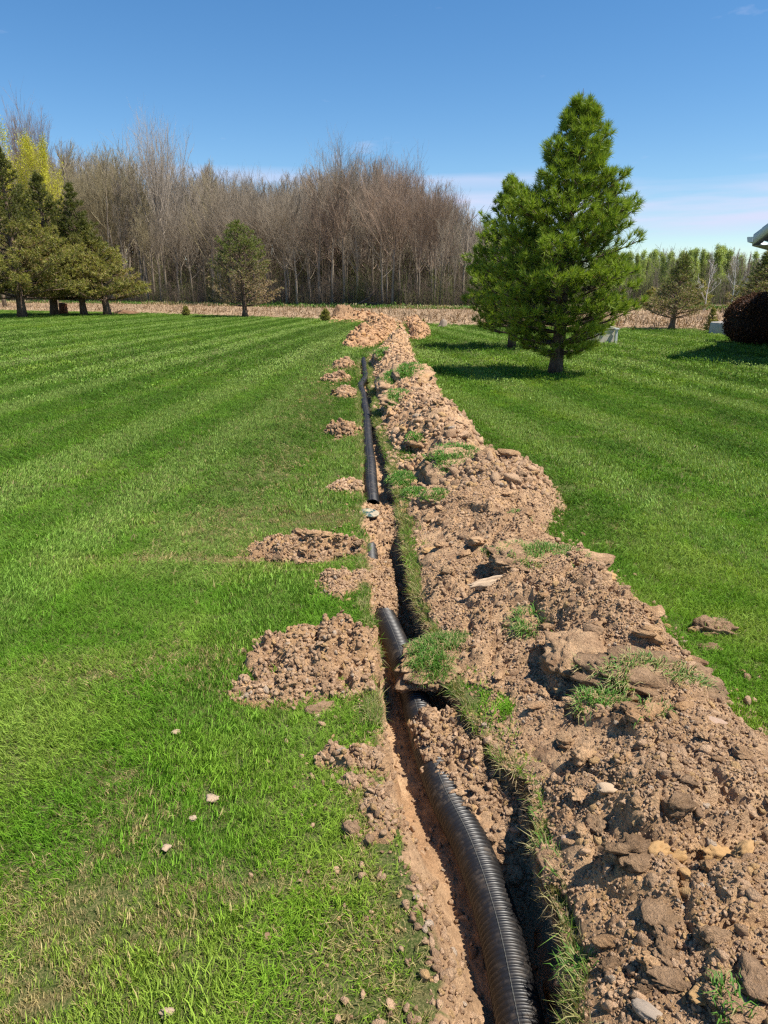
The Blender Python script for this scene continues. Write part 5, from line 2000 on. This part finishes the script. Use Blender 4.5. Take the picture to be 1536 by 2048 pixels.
STALK = source_collection('stalk', [stalk_mesh(70 + i) for i in range(6)])
n = 18000
xx = r.uniform(-1, 1, n)
yy = 26 + 80 * r.uniform(size=n) ** 1.5
xx = xx * (.62 * yy + 4)
ok = (yy > lawn_edge(xx)) & (yy < field_end(xx))
xx, yy = xx[ok], yy[ok]
row = np.round((yy + .1 * xx) / .76) * .76 - .1 * xx        # stubble stands in rows
yy = np.where(r.uniform(size=len(xx)) < .55, row + r.normal(0, .06, len(xx)), yy)
n = len(xx)
s = r.uniform(.6, 1.5, n)
colr = np.array([[.37, .265, .165]]) * r.uniform(.55, 1.2, (n, 1)) * np.array([[1, 1, 1]])
scatter('corn_stubble', STALK, np.stack([xx, yy, xx * 0 + .05], 1), np.stack([r.normal(0, .15, n), r.normal(0, .15, n), r.uniform(0, 6.28, n)], 1), np.stack([s, s, s], 1), r.integers(0, 6, n), colr,
        'pale corn stubble and stalk litter over the field', 'stubble')


# ------------------------------------------------------------------ willows, budding poplars, birches
def leafy(seed, H, mat, n, size, spread, droop, **kw):
    t_, gc, tips = build_bare(seed, H, **kw)
    r = np.random.default_rng(seed + 3)
    V, Q, tint = leaves_at(tips, n, size, r, spread, droop)
    leaf = mesh_np('foliage', V, None, Q, mat, False, {'tint': tint, 'dry': np.zeros(len(V))})
    return t_, gc.mesh('crown', M_TWIG), leaf


def leafy_tree(name, loc, mesh, label, cat, group, rz, s, wcol, col, lcol=(1, 1, 1, 1)):
    root = tree(name, loc, mesh[0], mesh[1], label, cat, group, rz, s, col, wcol)
    f = link('foliage', mesh[2], root)
    f.color = lcol
    return root


M_WILLOW = leaf_mat('willow_leaf', False, (0.52, 0.52, 0.05), trans=.4, var=.3)
M_BUD = leaf_mat('budding_leaf', False, (0.36, 0.44, 0.13), trans=.35, var=.3)
wil = leafy(1100, 16, M_WILLOW, 7, .085, .22, 1.3, width=.26, crown0=.3, up=58)
for px, top, dep, sw, rz, label in ((10, 250, -30, .8, .3, 'yellow green willow at the left picture edge behind the pines'), (116, 285, -28, .62, 2.2, 'smaller yellow willow between the two tallest left pines')):
    yy = 78.0
    x_ = (px - CX) / F_PX * (yy * math.cos(PITCH) + CAM_H * math.sin(PITCH))
    H = hgt(px, top, yy)[1]
    leafy_tree('willow_tree', (x_, yy, 0), wil, label, 'tree', 'yellow willows', rz, (H / 16 * sw, H / 16 * sw, H / 16), (.9, .85, .7, 1), (1.3, 1.25, .6, 1))

pop = [leafy(1200 + i, 9.0, M_BUD, 4, .085, .2, 0.0, width=.13, crown0=.22, up=74, n_limb=16, sub=5, twigs=5, tw=.012) for i in range(3)]
for i in range(120):
    px = 1180 + (i * 3.8 + rf.uniform(-4, 4))
    dep = rf.choice((0, 3, 6, 10, 14))
    yy = 92 + dep + rf.uniform(-2, 2)
    x_ = (px - CX) / F_PX * (yy * math.cos(PITCH) + CAM_H * math.sin(PITCH))
    top = np.interp(px, [1180, 1290, 1350, 1400, 1440, 1480, 1540], [505, 505, 497, 492, 494, 505, 508]) + rf.uniform(-4, 20)
    H = hgt(px, top, yy)[1]
    s = H / 9.0
    g_ = rf.random() < (.8 if px < 1450 else .35)
    if g_:
        leafy_tree('budding_tree', (x_, yy, 0), rf.choice(pop), 'slim pale green budding tree in the far right tree line', 'tree', 'budding trees of the far tree line', rf.uniform(0, 6), (s, s, s), tone((1.2, 1.15, 1.0)), tone((1.25, 1.2, .95)), tone((1, 1, 1), .15))
    else:
        forest_tree(x_, yy, 1, rf.choice((1, 7, 5)), 'slim grey bare tree in the far right tree line', 'bare trees of the far tree line', tone((1.25, 1.2, 1.15)), tone((1.2, 1.15, 1.1)), 1.0, H)
# the white birch in front of the tree line
bt, bg, _ = build_bare(1300, 8.0, crown0=.15, width=.26, n_limb=10, sub=4, twigs=3, tw=.016, up=50)
bt.materials.clear()
bt.materials.append(M_BIRCH)
for px, top, yy, sw, label in ((1408, 520, 62, .9, 'white stemmed birch left of the dark red shrub, behind the thin brownish pine'), (1462, 512, 74, .8, 'smaller white stemmed birch in the tree line above the dark red shrub')):
    x_ = (px - CX) / F_PX * (yy * math.cos(PITCH) + CAM_H * math.sin(PITCH))
    H = hgt(px, top, yy)[1]
    cm = bpy.data.meshes.get('birch_crown') or bg.mesh('birch_crown', M_BIRCH)
    tree('birch_tree', (x_, yy, 0), bt, cm, label, 'tree', None, 1.0 + px, (H / 8 * sw, H / 8 * sw, H / 8))
# dark evergreens low in the right tree line
for px, py, ht, yy, label in ((1300, 620, 575, 66, 'dark low evergreen at the foot of the right tree line'), (1395, 622, 560, 70, 'dark evergreen behind the young conifer in the right tree line')):
    x_ = (px - CX) / F_PX * (yy * math.cos(PITCH) + CAM_H * math.sin(PITCH))
    H = hgt(px, ht, yy)[1]
    tree('evergreen_tree', (x_, yy, 0), sm[0], sm[1], label, 'tree', None, 1.0, (H * 1.6, H * 1.6, H))


# ------------------------------------------------------------------ clipped dark red shrubs at the right
def clipped_shrub(x, y, rx, ry, H, label, sd):
    v, f = ico(5)
    z = v[:, 2]
    sh = np.sign(v) * np.abs(v) ** .8
    v = sh * np.array([rx, ry, H * .52])
    v[:, 2] += H * .47
    v = v * (1 + .05 * n3(v / rx, sd, 2.2)[:, None])
    root = bpy.data.objects.new('clipped_shrub', None)
    COL.objects.link(root)
    root.location = (x, y, 0)
    inner = link('branches', mesh_np('branches', v * .95 + np.array([0, 0, .0]), f, None, M_SHRUBIN), root)
    r = np.random.default_rng(sd)
    n = 16000
    tri = f[r.integers(0, len(f), n)]
    w = r.dirichlet((1, 1, 1), n)
    P = (v[tri] * w[:, :, None]).sum(1)
    nor = unit_rows(P - np.array([0, 0, H * .47]))
    P = P + nor * r.normal(-.01, .04, (n, 1))
    P = P[P[:, 2] > .02]
    nor = unit_rows(P - np.array([0, 0, H * .47]))
    V, T, tint = needles(P, nor, 2, .05, .026, r, .8)
    link('foliage', mesh_np('foliage', V, T, None, M_SHRUB, False, {'tint': tint, 'dry': np.zeros(len(V))}), root)
    tag(root, label, 'shrub', 'clipped dark shrubs by the house')


def unit_rows(a):
    return a / (np.linalg.norm(a, axis=1, keepdims=True) + 1e-9)


M_SHRUB = pine_leaf_mat('dark_red_leaf', (0.035, 0.017, 0.012), (0.15, 0.068, 0.034), (.1, .05, .03), .15)
M_SHRUBIN = plain_mat('shrub_twigs', (0.02, 0.013, 0.01), .95, .3)
x, y = gp(1530, 690)
clipped_shrub(x + .15, y + .2, 1.22, 1.1, 1.52, 'large clipped dark red shrub at the right picture edge', 61)
clipped_shrub(x + .55, y - .95, .66, .6, .86, 'smaller clipped dark shrub in front of the large dark red one', 62)


# ------------------------------------------------------------------ concrete ring, utility box, stump
M_CONC = plain_mat('concrete', (.46, .42, .36), .9, .18, 9, .2, .5)
M_CREAM = plain_mat('cream_metal', (.52, .48, .40), .6, .06, 5, .4)
M_WHITEP = plain_mat('white_plastic', (.72, .72, .70), .5, .05, 6, .4)
x, y = gp(1452, 670)
root = bpy.data.objects.new('concrete_ring', None)
COL.objects.link(root)
root.location = (x + .15, y + .4, 0)
g = Geo()
th = np.linspace(0, 2 * np.pi, 49)[:-1]
prof = [(.60, -.05), (.585, .2), (.57, .43), (.55, .46), (.47, .46), (.47, .30), (.47, -.05)]
v = np.array([[(rr * math.cos(a), rr * math.sin(a), z) for a in th] for rr, z in prof])
i = np.arange(len(prof) - 1)[:, None] * 48
j = np.arange(48)[None]
q = np.stack([i + j, i + (j + 1) % 48, i + 48 + (j + 1) % 48, i + 48 + j], -1).reshape(-1, 4)
g.add(v.reshape(-1, 3), None, q)
link('ring', g.mesh('ring', M_CONC), root)
g = Geo()
g.tube([(0, 0, .40), (0, 0, .475)], [.46, .45], 40)
link('cover', g.mesh('cover', M_CONC), root)
g = Geo()
g.tube([(.12, .05, .46), (.12, .05, .62)], [.05, .05], 14)
g.tube([(.12, .05, .62), (.12, .05, .66)], [.062, .062], 14)
link('vent_pipe', g.mesh('vent_pipe', M_WHITEP), root)
tag(root, 'round concrete well ring on the lawn left of the dark red shrub', 'concrete ring')

x, y = gp(1200, 687)
root = bpy.data.objects.new('utility_box', None)
COL.objects.link(root)
root.location = (x + .02, y + .35, 0)
root.rotation_euler = (0, 0, .12)


def bevel_box(c, s, b=.02, mat=None, name='box'):
    import bmesh
    bm = bmesh.new()
    bmesh.ops.create_cube(bm, size=1)
    for vv in bm.verts:
        vv.co = Vector((vv.co.x * s[0] + c[0], vv.co.y * s[1] + c[1], vv.co.z * s[2] + c[2]))
    bmesh.ops.bevel(bm, geom=bm.edges[:], offset=b, segments=2, affect='EDGES')
    me = bpy.data.meshes.new(name)
    bm.to_mesh(me)
    bm.free()
    me.materials.append(mat)
    return me


link('cabinet', bevel_box((0, 0, .2), (.84, .6, .5), .02, M_CREAM, 'cabinet'), root)
link('lid', bevel_box((0, -.01, .47), (.88, .66, .07), .02, M_CREAM, 'lid'), root)
link('handle', bevel_box((.05, -.33, .36), (.12, .03, .04), .006, M_WHITEP, 'handle'), root)
tag(root, 'low cream utility cabinet on the lawn behind the large pine', 'utility box')
root = bpy.data.objects.new('white_post', None)
COL.objects.link(root)
xp, yp = gp(1231, 687)
root.location = (xp, yp, 0)
link('post', bevel_box((0, 0, .21), (.075, .075, .46), .01, M_WHITEP, 'post'), root)
link('cap', bevel_box((0, 0, .45), (.14, .12, .05), .01, M_WHITEP, 'cap'), root)
tag(root, 'short white marker post right of the cream utility cabinet', 'post')

x, y = gp(885, 655)
root = bpy.data.objects.new('tree_stump', None)
COL.objects.link(root)
root.location = (x, y, 0)
g = Geo()
g.tube([(0, 0, -.05), (.02, 0, .1), (.05, 0, .26), (.10, 0, .36)], [.30, .2, .16, .1], 10)
g.tube([(-.05, -.1, .05), (-.3, -.2, .0)], [.1, .04], 6)
g.tube([(.1, .05, .05), (.34, .1, .0)], [.1, .04], 6)
link('wood', g.mesh('wood', bark_mat('weathered_wood', (.12, .09, .07), (.34, .27, .2), 6), True), root)
link('soil', clod_mesh('soil', 3, 991, M_SOIL, .3, .25, .4), root, scale=(.42, .3, .3))
tag(root, 'weathered stump in a little soil on the far lawn', 'stump')

M_REDWOOD = bark_mat('red_brown_wood', (.13, .05, .03), (.24, .10, .06), 5)
x, y = gp(204, 624)
g = Geo()
g.tube([(0, 0, -.05), (0, 0, .35), (.03, 0, .75), (.04, 0, .80)], [.34, .30, .29, .25], 14)
o = link('log_butt', g.mesh('log_butt', M_REDWOOD), loc=(x, 54.0, 0))
tag(o, 'upright reddish brown log between the trunks of the left pines', 'log')
x, y = gp(248, 626)
o = link('soil_mound', clod_mesh('soil_mound', 4, 995, M_DKSOIL, .2, .3, .3), loc=(x * 54 / y, 54.5, 0), scale=(1.0, .8, 1.2))
o.color = (.55, .5, .5, 1)
tag(o, 'low dark soil mound right of the left pines on the field edge', 'soil heap')
# fallen dark branch at the foot of the wood
x, y = gp(740, 616)
g = Geo()
g.tube([(-1.6, 0, .05), (-.8, .1, .5), (0, 0, .9), (.5, 0, 1.7)], [.16, .13, .11, .05], 6)
g.tube([(-.8, .1, .5), (.8, .1, .3), (2.4, .1, .15)], [.12, .12, .07], 6)
o = link('fallen_branch', g.mesh('fallen_branch', M_PBARK), loc=(x, 76.5, .1))
tag(o, 'dark fallen branch lying on the verge at the foot of the wood', 'branch')


# ------------------------------------------------------------------ the house: the corner of its gable roof reaches into the picture
def house():
    root = bpy.data.objects.new('house', None)
    COL.objects.link(root)
    ex, ez = hgt(1505, 487, 17.0)         # lower corner of the eave
    root.location = (ex, 17.0, 0)
    root.rotation_euler = (0, 0, R(-36))
    sl = math.tan(R(41))
    W, Lh, ov = 8.0, 9.0, 1.15              # gable width, depth away from the camera, overhang
    ridge = ez + .13 + sl * W / 2
    M_SHING = plain_mat('grey_shingle', (.16, .155, .15), .9, .25, 22, .2, .6)
    M_FASC = plain_mat('grey_green_fascia', (.66, .71, .74), .5, .05, 3, .4)
    M_SOFF = plain_mat('tan_soffit', (.30, .285, .22), .7, .05, 3, .3)
    M_SIDE = plain_mat('siding', (.50, .47, .40), .7, .05, 3, .3)
    # wall body with siding boards
    g = Geo()
    x0, x1 = ov + .1, W - ov - .1
    zt = ez - .02
    yb = .62
    v = [(x0, yb, -.1), (x1, yb, -.1), (x1, yb, zt), (W / 2, yb, ridge - .35), (x0, yb, zt), (x0, Lh, -.1), (x1, Lh, -.1), (x1, Lh, zt), (W / 2, Lh, ridge - .35), (x0, Lh, zt)]
    g.add(v, [[2, 3, 4], [9, 8, 7]], [[0, 1, 2, 4], [6, 5, 9, 7], [5, 0, 4, 9], [1, 6, 7, 2]])
    wall = link('wall', g.mesh('wall', M_SIDE, False), root)
    nb = int(zt / .18)
    bm_ = None
    for k in range(nb):
        g = Geo()
        rot = Matrix.Rotation(R(-4), 3, 'X')
        g.box((W / 2, yb - .012, .09 + k * .18), (x1 - x0, .012, .182), rot)
        link('siding_board', g.mesh('siding_board', M_SIDE, False), wall)
    # roof slabs
    roof = None
    for sgn in (1, -1):
        g = Geo()
        a, b = (0, W / 2) if sgn == 1 else (W, W / 2)
        za, zb = ez + .13, ridge
        t = .05
        v = []
        for yy in (0, Lh + .5):
            v += [(a, yy, za), (b, yy, zb), (b, yy, zb + t), (a, yy, za + t)]
        g.add(v, None, [[0, 1, 2, 3], [7, 6, 5, 4], [0, 4, 5, 1], [3, 2, 6, 7], [0, 3, 7, 4], [1, 5, 6, 2]])
        part = link('roof', g.mesh('roof', M_SHING, False), root)
        if roof is None:
            roof = part
        # shingle courses
        nco = 26
        for k in range(nco):
            f0 = k / nco
            x_ = a + (b - a) * f0
            z_ = za + (zb - za) * f0 + t
            g = Geo()
            x2 = a + (b - a) * (f0 + 1 / nco)
            z2 = za + (zb - za) * (f0 + 1 / nco) + t
            v = [(x_, -.02, z_ + .012), (x2, -.02, z2 + .003), (x2, Lh + .52, z2 + .003), (x_, Lh + .52, z_ + .012), (x_, -.02, z_ - .002), (x_, Lh + .52, z_ - .002)]
            g.add(v, None, [[0, 1, 2, 3], [0, 3, 5, 4]])
            link('shingle_course', g.mesh('shingle_course', M_SHING, False), part)
        # rake fascia board along the gable edge
        g = Geo()
        v = []
        for yy in (-.035, -.003):
            v += [(a, yy, za - .17), (b, yy, zb - .17), (b, yy, zb + t), (a, yy, za + t)]
        g.add(v, None, [[0, 1, 2, 3], [7, 6, 5, 4], [0, 4, 5, 1], [3, 2, 6, 7], [0, 3, 7, 4], [1, 5, 6, 2]])
        link('fascia', g.mesh('fascia', M_FASC, False), part)
        # boxed soffit return under the rake and the eave
        g = Geo()
        e0, e1 = (a, a + sgn * (ov + .12))
        v = [(e0, -.002, ez - .035), (e1, -.002, ez - .035), (e1, Lh, ez - .035), (e0, Lh, ez - .035), (e0, -.002, ez - .055), (e1, -.002, ez - .055), (e1, Lh, ez - .055), (e0, Lh, ez - .055)]
        g.add(v, None, [[0, 1, 2, 3], [7, 6, 5, 4], [0, 4, 5, 1], [1, 5, 6, 2], [2, 6, 7, 3], [3, 7, 4, 0]])
        link('soffit', g.mesh('soffit', M_SOFF, False), part)
        # gable-end soffit following the rake
        g = Geo()
        v = [(a, .0, za - .165), (b, .0, zb - .165), (b, yb, zb - .165), (a, yb, za - .165)]
        v += [(p[0], p[1], p[2] + .02) for p in v]
        g.add(v, None, [[0, 1, 2, 3], [7, 6, 5, 4], [0, 4, 5, 1], [2, 6, 7, 3]])
        link('rake_soffit', g.mesh('rake_soffit', M_SOFF, False), part)
        # gutter along the eave
        g = Geo()
        xs = [a, a - sgn * .10, a - sgn * .12, a - sgn * .12]
        zs = [za - .10, za - .10, za - .02, za + .01]
        for (xa, zaa), (xb, zbb) in zip(zip(xs[:-1], zs[:-1]), zip(xs[1:], zs[1:])):
            v = [(xa, -.04, zaa), (xb, -.04, zbb), (xb, Lh + .5, zbb), (xa, Lh + .5, zaa)]
            v += [(p[0] + sgn * .004, p[1], p[2] + .004) for p in v]
            g.add(v, None, [[0, 1, 2, 3], [7, 6, 5, 4], [0, 4, 5, 1], [1, 5, 6, 2], [2, 6, 7, 3], [3, 7, 4, 0]])
        v = [(xs[0], -.042, zs[0]), (xs[1], -.042, zs[1]), (xs[2], -.042, zs[2]), (xs[3], -.042, zs[3]), (xs[0], -.042, zs[3])]
        g.add(v, [[0, 1, 2], [0, 2, 3], [0, 3, 4]])
        link('gutter', g.mesh('gutter', M_FASC, False), part)
    tag(root, 'house gable roof corner with grey fascia and gutter at the right picture edge', 'house')


house()
print('grass', ng, 'crumbs', ncr, 'objects', len(bpy.data.objects))
